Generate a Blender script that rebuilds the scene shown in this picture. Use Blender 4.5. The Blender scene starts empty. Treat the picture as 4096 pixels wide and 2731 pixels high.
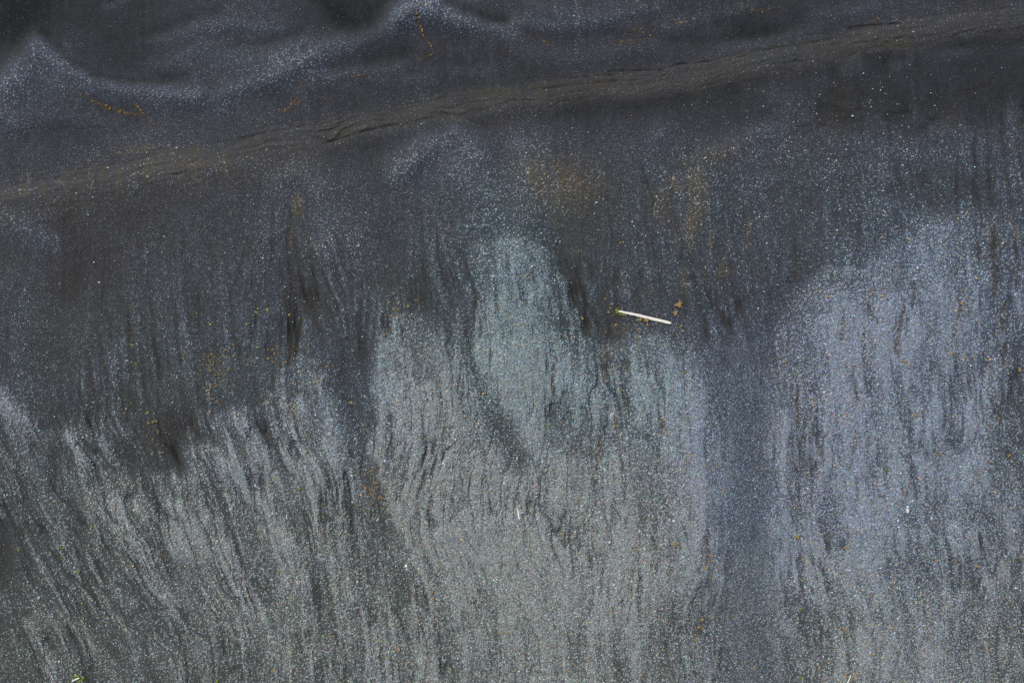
import bpy, bmesh, math, random
import numpy as np
from mathutils import Vector, Matrix

# ------------------------------------------------------------------ camera, sky, sun, exposure
SC = bpy.context.scene
COL = SC.collection
FRAME_W = 40.0                       # metres of beach across the picture
S = FRAME_W / 4096.0                 # metres per unit of the beach survey grid
CAM_H = FRAME_W / 1.5                # 24 mm lens on a 36 mm sensor
cam_d = bpy.data.cameras.new("drone_camera")
cam_d.lens = 24.0
cam_d.sensor_width = 36.0
cam_d.clip_start = 0.1
cam_d.clip_end = 3000.0
cam = bpy.data.objects.new("drone_camera", cam_d)
cam.location = (0, 0, CAM_H)
COL.objects.link(cam)
SC.camera = cam

SUN_EL = math.radians(45.0)
SUN_AZ = math.radians(127.0)         # direction towards the sun, counted from +X
sun_dir = Vector((math.cos(SUN_AZ) * math.cos(SUN_EL), math.sin(SUN_AZ) * math.cos(SUN_EL), math.sin(SUN_EL)))
world = bpy.data.worlds.new("World")
SC.world = world
world.use_nodes = True
wn = world.node_tree.nodes
wl = world.node_tree.links
sky_n = wn.new("ShaderNodeTexSky")
sky_n.sky_type = 'NISHITA'
sky_n.sun_disc = False
sky_n.sun_elevation = SUN_EL
sky_n.sun_rotation = math.pi / 2 - SUN_AZ
wn["Background"].inputs["Strength"].default_value = 0.07
wl.new(sky_n.outputs[0], wn["Background"].inputs["Color"])
sun_l = bpy.data.lights.new("sun", 'SUN')
sun_l.energy = 3.6
sun_l.angle = math.radians(0.5)
sun_l.color = (1.0, 0.965, 0.91)
sun = bpy.data.objects.new("sun", sun_l)
sun.rotation_euler = sun_dir.to_track_quat('Z', 'Y').to_euler()
sun.location = sun_dir * 60
COL.objects.link(sun)

SC.view_settings.view_transform = 'Standard'
SC.view_settings.look = 'None'
SC.view_settings.gamma = 1.0
SC.view_settings.use_curve_mapping = False
SC.view_settings.exposure = 0.0
SC.render.engine = 'CYCLES'
SC.cycles.use_denoising = False
SC.cycles.max_bounces = 4
SC.render.filter_size = 1.2

random.seed(11)
rng = np.random.default_rng(7)

# ------------------------------------------------------------------ helpers
def put(o, label=None, cat=None, group=None, kind=None, parent=None):
    COL.objects.link(o)
    if label: o["label"] = label
    if cat: o["category"] = cat
    if group: o["group"] = group
    if kind: o["kind"] = kind
    if parent: o.parent = parent
    return o

_tab = rng.random((8, 256, 256)).astype(np.float32)
def vnoise(x, y, k=0):
    """smooth value noise in -1..1"""
    xi = np.floor(x).astype(np.int32); yi = np.floor(y).astype(np.int32)
    fx = (x - xi).astype(np.float32); fy = (y - yi).astype(np.float32)
    fx = fx * fx * fx * (fx * (fx * 6 - 15) + 10); fy = fy * fy * fy * (fy * (fy * 6 - 15) + 10)
    t = _tab[k % 8]
    off = (k * 37) & 255
    x0 = (xi + off) & 255; x1 = (xi + off + 1) & 255; y0 = (yi + off) & 255; y1 = (yi + off + 1) & 255
    a = t[y0, x0] * (1 - fx) + t[y0, x1] * fx
    b = t[y1, x0] * (1 - fx) + t[y1, x1] * fx
    return (a * (1 - fy) + b * fy) * 2 - 1
def fbm(x, y, k=0, octs=3):
    s = 0; a = 1; n = 0
    for i in range(octs):
        s = s + a * vnoise(x, y, k + i); n += a
        x = x * 2.03 + 17.1; y = y * 2.03 + 5.3; a *= 0.55
    return s / n
def zone(cx, cy, a, b): return np.exp(-(((PX - cx) / a)**2 + ((PY - cy) / b)**2))
def lin(v):
    v = np.clip(np.asarray(v, dtype=np.float64) / 255.0, 0, 1)
    return np.where(v <= 0.04045, v / 12.92, ((v + 0.055) / 1.055) ** 2.4)
def smooth(a, b, x):
    t = np.clip((x - a) / (b - a), 0, 1)
    return t * t * (3 - 2 * t)

# ------------------------------------------------------------------ the beach: what lies where
# survey grid: px to the right, py towards the bottom, 4096 x 2731 units = 40 x 26.7 m
RES = 0.04
XMIN, XMAX, YMIN, YMAX = -24.0, 24.0, -17.0, 17.0
NX = int(round((XMAX - XMIN) / RES)) + 1
NY = int(round((YMAX - YMIN) / RES)) + 1
gx = np.linspace(XMIN, XMAX, NX); gy = np.linspace(YMIN, YMAX, NY)
WX, WY = np.meshgrid(gx, gy)
PX = (WX / S + 2048).astype(np.float32); PY = (1365.5 - WY / S).astype(np.float32)
def W(px, py):
    return ((px - 2048) * S, (1365.5 - py) * S)

# brightness of the ground, setting sand colour and grit cover, coarse survey (24 x 16 cells)
G = np.array([
 [44,50,52,56,63,67,64,54,47,68,74,62, 64,66,64,62,58,54,56,58,62,64,62,60],
 [62,68,54,54,62,66,72,68,60,58,55,58, 58,58,57,58,62,62,60,56,54,54,54,50],
 [64,62,60,64,63,62,60,58,58,61,61,61, 58,54,54,56,57,56,58,58,56,54,54,54],
 [54,54,58,62,60,58,56,54,53,53,56,60, 64,58,57,59,60,61,62,58,61,60,60,58],
 [55,53,52,52,54,54,58,58,57,58,62,66, 66,60,58,63,66,62,58,60,64,67,67,62],
 [59,54,51,52,56,58,58,61,61,60,62,67, 72,60,58,60,61,60,60,62,72,79,78,71],
 [57,52,52,56,59,61,59,55,61,58,62,76, 83,63,61,60,60,62,63,75,90,93,93,82],
 [60,57,57,59,60,64,62,57,58,68,68,92, 94,74,59,68,63,66,80,101,106,102,98,84],
 [57,55,57,60,62,65,67,64,66,100,96,104, 112,96,88,96,84,76,80,102,105,96,94,78],
 [79,58,55,58,58,70,76,82,70,107,107,100, 110,97,98,105,94,76,86,103,102,97,97,82],
 [78,75,77,61,70,90,88,87,78,104,106,100, 103,99,98,101,102,76,88,101,105,99,101,84],
 [74,78,80,72,87,91,91,91,76,98,108,108, 107,105,99,98,103,77,88,101,108,97,99,86],
 [67,77,82,85,95,91,92,90,82,96,108,110, 113,107,103,92,97,76,88,99,106,93,95,86],
 [71,79,83,85,87,93,95,90,82,90,102,109, 110,107,105,96,91,76,84,101,104,93,93,88],
 [75,79,81,83,85,89,90,90,90,90,94,102, 106,103,101,87,87,78,82,98,102,93,93,88],
 [79,81,81,81,83,83,87,88,88,92,90,96, 104,101,93,85,86,79,80,96,106,98,94,90],
], dtype=np.float64)
def cr_matrix(t, n):
    """Catmull-Rom weights of sample positions t on n cells (clamped)"""
    t = np.clip(t, 0, n - 1); i = np.minimum(np.floor(t).astype(int), n - 2); f = t - i
    M = np.zeros((len(t), n)); r = np.arange(len(t))
    w = [-0.5*f**3 + f**2 - 0.5*f, 1.5*f**3 - 2.5*f**2 + 1, -1.5*f**3 + 2*f**2 + 0.5*f, 0.5*f**3 - 0.5*f**2]
    for k in range(4):
        np.add.at(M, (r, np.clip(i + k - 1, 0, n - 1)), w[k])
    return M
cell = 4096 / 24.0
Mx = cr_matrix((gx / S + 2048) / cell - 0.5, 24)
My = cr_matrix((1365.5 - gy / S) / cell - 0.5, 16)
rowi = np.arange(16)[:, None]
G[8:, 17] += 8; G[9:, 8] += 4; G[3:6, 19:23] += 4
G = G + np.where(G > 68, 4 + 0.20 * (G - 68), 0) * (rowi >= 5) + np.where(G <= 68, 12.0, 0) * ((rowi >= 3) & (rowi <= 9)) + 1.0
L = (My @ G @ Mx.T).astype(np.float32)

warpx = 9 * fbm(PX / 60, PY / 60, 1, 2) + 26 * vnoise(PX / 260, PY / 260, 3)
warpy = 14 * fbm(PX / 80, PY / 80, 2, 2) + 26 * vnoise(PX / 260, PY / 260, 4)
DX = PX + 0.55 * warpx; DY = PY + 0.55 * warpy
def field(w, pts, taper=0.0, warp=True):
    """soft weight round a polyline (survey units); returns slice + weight"""
    p = np.array(pts, dtype=np.float64)
    m = 2.6 * w + 30
    x0 = (p[:, 0].min() - m - 2048) * S; x1 = (p[:, 0].max() + m - 2048) * S
    y1 = (1365.5 - (p[:, 1].min() - m)) * S; y0 = (1365.5 - (p[:, 1].max() + m)) * S
    i0 = max(0, int((x0 - XMIN) / RES)); i1 = min(NX, int((x1 - XMIN) / RES) + 2)
    j0 = max(0, int((y0 - YMIN) / RES)); j1 = min(NY, int((y1 - YMIN) / RES) + 2)
    if i1 <= i0 or j1 <= j0:
        return None, None
    sl = (slice(j0, j1), slice(i0, i1))
    X = (DX if warp else PX)[sl]; Y = (DY if warp else PY)[sl]
    best = np.full(X.shape, 1e9, np.float32); tt = np.zeros(X.shape, np.float32)
    n = max(1, len(p) - 1)
    if len(p) == 1:
        best = (X - p[0, 0])**2 + (Y - p[0, 1])**2
        tt[:] = 0.5
    for k in range(len(p) - 1):
        ax, ay = p[k]; bx, by = p[k + 1]
        dx, dy = bx - ax, by - ay
        t = np.clip(((X - ax) * dx + (Y - ay) * dy) / (dx * dx + dy * dy + 1e-6), 0, 1)
        d = (X - ax - t * dx)**2 + (Y - ay - t * dy)**2
        q = d < best
        best = np.where(q, d, best); tt = np.where(q, (k + t) / n, tt)
    ww = w * (1 - taper + taper * np.sin(np.pi * np.clip(tt, 0.03, 0.97))**0.7) if taper else w
    return sl, np.exp(-best / (ww * ww))

def Q(q, pts):            # quadrant sheet of the survey -> survey units
    ox, oy = {1: (0, 0), 2: (2048, 0), 3: (0, 1366), 4: (2048, 1366)}[q]
    return [(ox + x * 1.5238, oy + y * 1.5238) for x, y in pts]

BR = np.zeros_like(L)     # brown silt
CUT = np.zeros_like(L)    # washed-out rills (black sand showing, their shade painted in too, recessed)
HT = np.zeros_like(L)     # extra height, metres

def tone(q, amt, w, pts):
    sl, f = field(w * 1.5238, Q(q, pts))
    if sl:
        L[sl] += amt * f
        HT[sl] += 0.0036 * amt * f * (w / 20.0) ** 0.8
def rill(q, amt, w, pts, brown=0.0):
    sl, f = field(max(5.0, w * 1.5238), Q(q, pts), taper=0.75)
    if sl:
        CUT[sl] = np.maximum(CUT[sl], f * min(1.0, amt / 26.0))
        if brown: BR[sl] = np.maximum(BR[sl], brown * f)
def silt(q, amt, w, pts):
    sl, f = field(w * 1.5238, Q(q, pts))
    if sl: BR[sl] = np.maximum(BR[sl], amt * f)

# --- upper beach: cusps brightened and raised, bays darkened and sunk
for a in [
 (-8, 60, [(0,130),(50,80),(100,0)]), (14, 34, [(100,112),(70,170),(20,240)]), (9, 50, [(60,210),(0,300)]), (6, 50, [(150,250),(60,300)]),
 (21, 24, [(105,120),(170,175),(240,218),(320,238),(420,242),(520,248)]), (6, 30, [(150,215),(260,255),(400,270),(560,255)]),
 (-12, 13, [(112,80),(180,148),(260,200),(340,222),(420,212),(490,192)]), (7, 6, [(280,193),(340,206),(420,210)]), (10, 15, [(285,28),(345,4)]),
 (8, 24, [(400,185),(460,150),(530,122),(600,140)]), (7, 30, [(470,190),(560,180),(640,150)]), (19, 34, [(600,240),(700,205),(820,148),(930,112),(1010,72),(1055,34)]),
 (17, 36, [(1050,40),(1085,8),(1120,22)]), (18, 24, [(1110,22),(1150,42),(1210,66),(1290,80),(1343,96)]),
 (-11, 32, [(850,10),(900,62),(955,78),(1000,40),(1030,0)]), (-12, 30, [(1130,95),(1200,108)]), (-15, 13, [(1170,6),(1240,42),(1320,50)]),
 (-6, 28, [(725,258)]), (-6, 40, [(300,300),(370,310)]), (4, 40, [(560,290),(700,300),(800,285)]),
 (9, 16, [(420,110),(520,75),(620,60),(740,70)]), (-7, 14, [(380,95),(480,60),(580,30)]), (8, 16, [(620,170),(720,150),(800,110)]), (-8, 12, [(600,120),(700,105),(790,80)]), (9, 20, [(820,215),(950,190),(1060,170)]), (-6, 16, [(880,185),(980,160),(1080,130)]), (7, 20, [(1000,215),(1150,205),(1300,190)]), (8, 24, [(40,330),(160,300),(300,320)]), (-5, 30, [(960,150),(1050,140)]), (-4, 60, [(80,350),(240,340)]),
 (8, 28, [(0,572),(70,600),(140,642)]), (-5, 34, [(20,670),(110,690)]), (-5, 35, [(170,590),(225,690),(200,790)]),
 (9, 34, [(745,470),(800,445),(850,470)]), (7, 50, [(860,500),(880,580),(900,640)]), (10, 24, [(1040,470),(1100,418),(1160,372),(1205,340)]), (9, 55, [(1230,440)]), (11, 36, [(1050,450),(1110,390),(1190,358),(1260,395)]), (8, 50, [(1200,450),(1290,520)]), (7, 40, [(740,520),(700,600)]),
 (-5, 30, [(890,440),(980,410)]), (-5, 34, [(1270,330),(1320,420)]),
 (9, 8, [(680,628),(770,592)]), (12, 5, [(800,560),(828,650),(868,738),(890,800)]), (17, 5, [(868,730),(895,820),(905,890)]), (11, 12, [(845,650),(895,720),(925,830)]),
 (16, 4, [(935,740),(930,830)]), (16, 4, [(960,760),(948,860)]), (14, 4, [(985,770),(965,880)]), (15, 4, [(1000,800),(985,890)]), (15, 3, [(910,800),(920,880)]), (14, 4, [(880,830),(890,890)]),
 (13, 5, [(1150,570),(1178,650),(1205,730),(1215,800)]), (10, 6, [(1135,640),(1150,720),(1170,800)]), (10, 70, [(1260,640),(1310,720)]),
 (-5, 30, [(720,730),(760,790)]), (-3, 28, [(820,760),(840,830)]),
 ]: tone(1, *a)
for a in [
 (-5, 30, [(560,62),(640,82),(760,58)]), (6, 24, [(60,20),(200,30),(330,15)]), (4, 20, [(0,70),(120,70),(240,72)]), (-4, 22, [(240,85),(400,110)]),
 (-6, 26, [(540,218),(700,190),(900,150),(1050,120),(1343,85)]), (12, 20, [(885,192),(920,180)]), (8, 20, [(1010,190),(1060,152),(1200,142)]), (9, 22, [(400,335),(375,355)]),
 (9, 24, [(540,400),(620,362),(700,350)]), (8, 30, [(690,260),(760,300)]), (-6, 40, [(850,270),(900,330)]), (-5, 40, [(560,470),(600,560)]), (6, 14, [(630,400),(640,440)]),
 (-5, 40, [(200,560),(200,640)]), (9, 40, [(40,400),(20,470)]), (13, 45, [(40,560),(20,650)]), (14, 60, [(10,720),(20,830)]), (-6, 30, [(130,660),(130,760)]),
 (10, 42, [(880,680),(840,760),(850,860)]), (8, 40, [(1010,560),(1100,600)]), (10, 40, [(1090,680),(1100,780)]), (-8, 18, [(1035,660),(1020,760)]), (-8, 30, [(740,740),(720,840)]),
 (8, 12, [(340,640),(330,700)]), (7, 14, [(110,640),(125,760)]), (-10, 26, [(240,850),(235,890)]),
 (9, 18, [(0,55),(110,62),(240,48),(380,20)]), (-7, 12, [(0,78),(120,88),(260,78)]), (8, 20, [(420,70),(520,40),(620,15)]), (7, 14, [(560,130),(700,100),(820,70)]), (-7, 14, [(420,110),(560,100),(700,75)]), (8, 20, [(800,40),(950,20)]), (6, 26, [(20,140),(200,150),(380,130)]),
 ]: tone(2, *a)
for a in [
 (12, 36, [(0,150),(50,165),(80,215)]), (-14, 15, [(150,260),(145,330),(150,400)]), (-12, 30, [(0,440),(18,520),(10,640)]), (10, 26, [(180,245),(240,250),(300,268)]),
 (-4, 34, [(110,170),(230,195),(300,225)]), (-7, 34, [(340,300),(420,345),(480,325)]), (-3, 30, [(420,230),(500,250)]), (14, 24, [(520,288),(560,300),(600,335)]), (13, 20, [(578,205),(600,260),(640,330),(660,420)]),
 (20, 9, [(455,420),(510,500),(560,560),(610,600),(640,650)]), (12, 16, [(470,432),(500,480)]), (14, 10, [(380,430),(430,480),(470,560)]), (18, 8, [(600,735),(640,790),(658,880)]), (14, 8, [(690,540),(655,640)]),
 (12, 24, [(850,115),(880,200),(890,300)]), (10, 18, [(722,190),(760,280),(800,360)]), (-10, 14, [(695,230),(735,330)]), (10, 8, [(850,340),(835,440),(805,560)]),
 (-9, 20, [(905,60),(940,170),(955,280),(985,400),(1000,500),(1040,620),(1065,690)]), (-3, 26, [(930,20),(960,110)]), (12, 20, [(1010,20),(996,80),(996,180),(1012,250)]), (8, 40, [(1060,150),(1090,260)]),
 (-16, 24, [(1215,20),(1250,90),(1285,170),(1320,240),(1370,330)]), (9, 30, [(1300,90),(1360,200),(1420,300)]), (-9, 30, [(1310,205),(1335,240)]), (7, 16, [(1100,550),(1180,500),(1260,492),(1343,540)]), (10, 30, [(1320,60),(1343,120)]),
 (-9, 10, [(980,690),(970,750)]), (-8, 14, [(1215,700),(1222,770)]), (-7, 40, [(1180,800)]), (-7, 30, [(860,700)]), (-9, 22, [(1050,590),(1075,670)]),
 (9, 14, [(300,380),(330,450),(370,520)]), (8, 10, [(480,640),(520,720)]), (-8, 14, [(410,520),(450,600)]), (-8, 12, [(560,640),(600,700)]),
 ]: tone(3, *a)
for a in [
 (-3, 60, [(590,-20),(604,60),(606,200)]), (0, 50, [(600,300),(600,500),(620,700),(650,900)]), (8, 20, [(695,200),(705,350),(690,490)]), (7, 20, [(800,190),(830,260)]), (8, 14, [(880,500),(860,420),(840,330)]),
 (7, 50, [(1090,510)]), (10, 22, [(700,690),(760,790),(765,850)]), (9, 26, [(330,50),(350,90)]), (-8, 20, [(350,80)]), (8, 40, [(20,40),(60,160)]), (-14, 30, [(0,230),(20,300)]), (-9, 26, [(130,200),(150,300)]),
 (-7, 40, [(420,700),(400,800)]), (-8, 30, [(1320,100),(1330,260)]), (8, 40, [(30,480),(90,620)]), (-6, 40, [(1080,640)]), (7, 30, [(500,130),(480,250)]), (8, 30, [(940,600),(960,700)]), (8, 34, [(540,420)]), (8, 30, [(320,260),(300,330)]),
 ]: tone(4, *a)

# --- crisp, rounded fronts of the shingle lobes
def inside(poly, soft, ext=170):
    """soft inside-mask of a closed outline, edge wobbling with the sand"""
    X = PX + 0.75 * warpx + 7 * vnoise(PX / 21, PY / 21, 5); Y = PY + 0.75 * warpy + 9 * vnoise(PX / 23, PY / 27, 6)
    ins = np.zeros(X.shape, bool); best = np.full(X.shape, 1e9, np.float32)
    n = len(poly)
    for k in range(n):
        (x0, y0), (x1, y1) = poly[k], poly[(k + 1) % n]
        if y0 != y1:
            c_ = ((y0 > Y) != (y1 > Y)) & (X < (x1 - x0) * (Y - y0) / (y1 - y0) + x0)
            ins ^= c_
        dx, dy = x1 - x0, y1 - y0
        t = np.clip(((X - x0) * dx + (Y - y0) * dy) / (dx * dx + dy * dy), 0, 1)
        best = np.minimum(best, (X - x0 - t * dx)**2 + (Y - y0 - t * dy)**2)
    d = np.sqrt(best) * np.where(ins, 1, -1)
    d = d + 15 * fbm(PX / 17, PY / 150, 6, 3) + 18 * vnoise(PX / 60, PY / 60, 2)
    sv = soft * (0.35 + 1.15 * smooth(-0.5, 0.6, vnoise(PX / 260, PY / 260, 7)))
    return smooth(-1, 1, d / sv), d
lobe_left = [(-900,1540),(0,1530),(70,1550),(130,1620),(190,1715),(280,1735),(400,1745),(480,1795),(540,1870),(640,1915),(740,1890),(790,1830),(850,1720),(880,1650),(960,1640),(1060,1600),(1130,1490),(1200,1440),(1290,1470),(1360,1560),(1400,1690),(1440,1900),(1500,2100),(1600,2350),(1650,3300),(-900,3300)]
lobe_mid = [(1495,1640),(1495,1430),(1520,1350),(1570,1290),(1640,1266),(1720,1290),(1800,1370),(1860,1420),(1900,1330),(1875,1180),(1880,1070),(1950,985),(2060,950),(2180,990),(2250,1120),(2290,1270),(2340,1350),(2440,1375),(2520,1352),(2640,1370),(2750,1400),(2790,1480),(2800,1700),(2830,2000),(2850,2300),(2870,3300),(1700,3300),(1640,2300),(1560,2050),(1510,1850)]
lobe_right = [(3070,3300),(3070,2400),(3050,2000),(3065,1700),(3090,1500),(3120,1360),(3160,1230),(3230,1130),(3330,1075),(3470,1085),(3560,1000),(3680,930),(3850,860),(4000,900),(5200,900),(5200,3300)]
LOBE = np.zeros_like(L)
for poly, soft in ((lobe_left, 34), (lobe_mid, 26), (lobe_right, 42)):
    mk, dd = inside(poly, soft)
    L += 12 * mk * np.exp(-np.clip(dd, 0, None) / 90) - 4 * (1 - mk) * np.exp(np.clip(dd, None, 0) / 70)
    LOBE = np.maximum(LOBE, mk)
HT += 0.05 * LOBE

# --- fans of fine drainage lines below the scarp
fan_rng = random.Random(9)
def fan(apex, ends, n, w, amt):
    for i in range(n):
        t = (i + fan_rng.uniform(-.4, .4)) / n
        ex = ends[0][0] + (ends[1][0] - ends[0][0]) * t; ey = ends[0][1] + (ends[1][1] - ends[0][1]) * t + fan_rng.uniform(-60, 60)
        s0 = fan_rng.uniform(.05, .6); s1 = fan_rng.uniform(.6, 1.05); c_ = fan_rng.uniform(-30, 30)
        pts = []
        for k in range(6):
            q = s0 + (s1 - s0) * k / 5
            hx = apex[0] + (t - .5) * 0.62 * (ends[1][0] - ends[0][0]); pts.append((hx + (ex - hx) * q**1.25 + c_ * math.sin(q * 3.1), apex[1] + (ey - apex[1]) * q + 70 * (t - .5)**2 * 4))
        sl, f = field(w * fan_rng.uniform(.6, 1.5), pts, taper=.7)
        if sl:
            a = 0.62 * amt * fan_rng.uniform(.4, 1.2) * (1 if fan_rng.random() < .55 else -1)
            L[sl] += a * f; HT[sl] += .0011 * a * f
fan((1190,780), ((980,1330),(1560,1330)), 60, 6, 9)
fan((1230,820), ((1280,1380),(1540,1330)), 34, 5, 9)
fan((1740,800), ((1640,1290),(1960,1290)), 46, 6, 12)
fan((1080,690), ((880,1150),(1120,1300)), 26, 8, 8)
fan((560,800), ((300,1850),(900,1800)), 70, 8, 9)
fan((420,1100), ((420,1880),(760,1900)), 50, 7, 9)
fan((180,820), ((-60,1300),(260,1500)), 22, 14, 6)
fan((2150,900), ((2080,1350),(2460,1400)), 46, 6, 11)
fan((2560,640), ((2420,1350),(2900,1300)), 60, 7, 9)
fan((2900,500), ((2800,1250),(3200,1200)), 40, 8, 8)
fan((3500,420), ((3250,1000),(3800,950)), 50, 9, 8)
fan((3950,350), ((3800,1000),(4200,1000)), 40, 8, 11)

# --- the low scarp that crosses the beach
sx = np.array([-900,0,183,335,503,655,853,1067,1280,1463,1646,1829,2048,2231,2414,2566,2719,2901,3115,3328,3450,3633,3800,3953,4096,5000], float)
sy = np.array([900,752,716,686,648,625,587,526,495,457,419,393,358,343,312,305,271,244,198,160,122,94,69,49,30,-60], float)
YC = np.interp(PX, sx, sy).astype(np.float32)
sd = PY - YC + 10 * vnoise(PX / 230, PX * 0 + 3, 5)
run = fbm(PX / 420, sd / 7.0 + 2.2 * vnoise(PX / 160, PY / 160, 6), 2, 3)
band = smooth(-46, 10, sd + 16 * fbm(PX / 90, PY / 50, 2, 3)) * (1 - smooth(50, 135, sd + 34 * fbm(PX / 90, PY / 90, 1, 3)))
strata = np.maximum(0, 1 - np.abs(run) * 6) * smooth(-0.2, 0.5, vnoise(PX / 190, sd / 30, 4))
L = L * (1 - 0.62 * band) + 0.62 * band * 76
ter = sd / (22 + 5 * vnoise(PX / 500, PX * 0 + 9, 1)) + 1.9 * fbm(PX / 210, PY / 120, 3, 4)
saw = ter - np.floor(ter)
here = smooth(0.0, 0.5, vnoise(PX / 150 + 40 * np.floor(ter), np.floor(ter) * 7.3 + PX * 0, 6))
riser = (np.exp(-(saw / 0.17)**2) + np.exp(-((1 - saw) / 0.09)**2)) * here
L += band * (10 * run + 8 + 10 * (saw - 0.55) * here - 19 * riser)
HT += band * 0.022 * (saw - 0.5) * here
L -= 10 * band * strata
BR = np.maximum(BR, band * (0.58 + 0.30 * vnoise(PX / 240, PY / 60, 7) + 0.15 * run))
BR = np.maximum(BR, 0.35 * np.exp(-((sd - 120) / 70)**2) * smooth(1500, 300, PX))
under = np.exp(-((sd - 118) / 34)**2)
L -= 5 * under * smooth(1000, 1500, PX)
HT += 0.05 * smooth(-10, 105, sd) - 0.03 * band * strata
def line(amt, w, pts, brown=0.0, hgt=0.0):
    sl, f = field(w, pts, taper=0.6, warp=False)
    if sl:
        wob = 1.45 * f * (0.65 + 0.5 * vnoise(PX[sl] / 23, PY[sl] / 23, 2))
        L[sl] += amt * wob
        HT[sl] += hgt * wob
        if brown: BR[sl] = np.maximum(BR[sl], brown * f)
for a in [
 (-16, 5, Q(1, [(845,380),(960,345),(1050,326),(1140,308)]), 0, -.03), (-11, 4, Q(1, [(545,378),(620,365),(700,350),(800,331)]), 0, -.02), (-11, 4, Q(1, [(0,494),(90,476),(180,462),(230,452),(290,440)]), 0, -.02),
 (-9, 4, Q(1, [(990,288),(1150,258),(1250,246),(1343,240)])), (9, 3, Q(1, [(740,350),(840,330),(900,318)])), (10, 3, Q(1, [(820,345),(920,322),(1000,305)])), (8, 3, Q(1, [(860,352),(980,330)])), (8, 3, Q(1, [(1100,283),(1200,266)])),
 (9, 14, Q(1, [(310,402),(360,392),(405,385)]), .9), (6, 10, Q(1, [(560,405),(680,388),(760,375)]), .8), (6, 14, Q(1, [(0,510),(120,488),(240,470)]), .8),
 (-17, 4, Q(2, [(250,188),(300,186),(400,184)]), 0, -.03), (-17, 4, Q(2, [(150,207),(250,198),(340,190)]), 0, -.03), (-14, 5, Q(2, [(80,235),(180,222),(280,212)]), 0, -.02), (-14, 4, Q(2, [(0,242),(110,227)])),
 (-17, 4, Q(2, [(415,176),(440,168),(470,166),(520,162)]), 0, -.03), (-15, 4, Q(2, [(395,198),(470,188),(540,178)])), (-19, 4, Q(2, [(880,78),(905,70),(990,64),(1040,60)]), 0, -.03), (-14, 4, Q(2, [(1015,78),(1090,70)])),
 (8, 3, Q(2, [(200,200),(330,197),(420,190)])), (9, 3, Q(2, [(900,64),(1000,56),(1060,52)]), .8), (7, 5, Q(2, [(880,90),(960,80),(1040,74)]), .7), (7, 6, Q(2, [(240,248),(330,238),(400,222)]), .7),
 (-12, 5, Q(2, [(560,150),(720,122),(840,100)])), (-12, 5, Q(2, [(600,176),(760,140),(880,110)])), (-10, 4, Q(2, [(1050,46),(1150,34),(1300,20)])), (7, 4, Q(2, [(1100,60),(1200,50),(1343,34)]), .6),
 ]: line(*a)
for i in range(11):      # little flutes combed into the foot of the scarp
    x = 2185 + i * 14 + random.uniform(-3, 3); y = 405 - i * 3
    line(9, 4, [(x, y), (x - 2, y + 22 + random.uniform(0, 8))], .6)
    line(-9, 4, [(x + 7, y), (x + 5, y + 24)])

# --- silt patches
for a in [
 (.5, 60, [(60,520),(200,490),(420,455),(600,430)]), (.35, 60, [(640,440),(800,400)]), (1, 13, [(790,520),(785,560)]), (.7, 10, [(768,600),(762,650)]), (.5, 7, [(815,620),(845,700)]), (.4, 12, [(1165,600),(1175,660)]),
 (.35, 40, [(1240,300),(1320,310)]), (.3, 16, [(875,760),(880,800)]),
 ]: silt(1, *a)
for a in [
 (.8, 70, [(100,480),(190,500)]), (.7, 60, [(60,460),(150,530)]), (1, 24, [(480,460),(492,530),(470,600)]), (.9, 22, [(400,500),(400,560)]), (.9, 12, [(470,600),(462,650)]), (1, 7, [(566,640),(552,690),(550,725)]),
 (1, 14, [(545,722),(560,715)]), (.9, 5, [(622,575),(616,650)]), (.9, 7, [(447,720),(440,800)]), (.9, 4, [(513,672),(500,735)]), (.7, 5, [(458,700),(455,760)]), (.8, 6, [(420,590),(425,650)]), (.8, 8, [(530,610),(520,650)]),
 (.6, 5, [(345,790),(355,755)]), (.6, 14, [(430,470),(440,500)]), (.5, 40, [(480,420),(560,400)]), (.45, 30, [(840,320),(870,240)]), (.6, 8, [(1145,330),(1160,280)]), (.5, 8, [(1180,240),(1240,220)]), (.5, 6, [(860,400),(840,430)]),
 (.5, 40, [(1200,60),(1300,45)]), (.5, 10, [(1300,560),(1320,640)]), (.4, 20, [(1250,600),(1262,700)]),
 ]: silt(2, *a)
BR *= np.where(PY > 620, 0.62 + 0.75 * smooth(-0.4, 0.5, fbm(PX / 17, PY / 120, 4, 3)), 1.0)
BR = np.where(PY > 620, np.clip(BR * 1.1, 0, 1), BR)
L += 16 * np.clip(BR - 0.15, 0, 1) * smooth(560, 700, PY)      # silt is a little paler than the black sand

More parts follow.
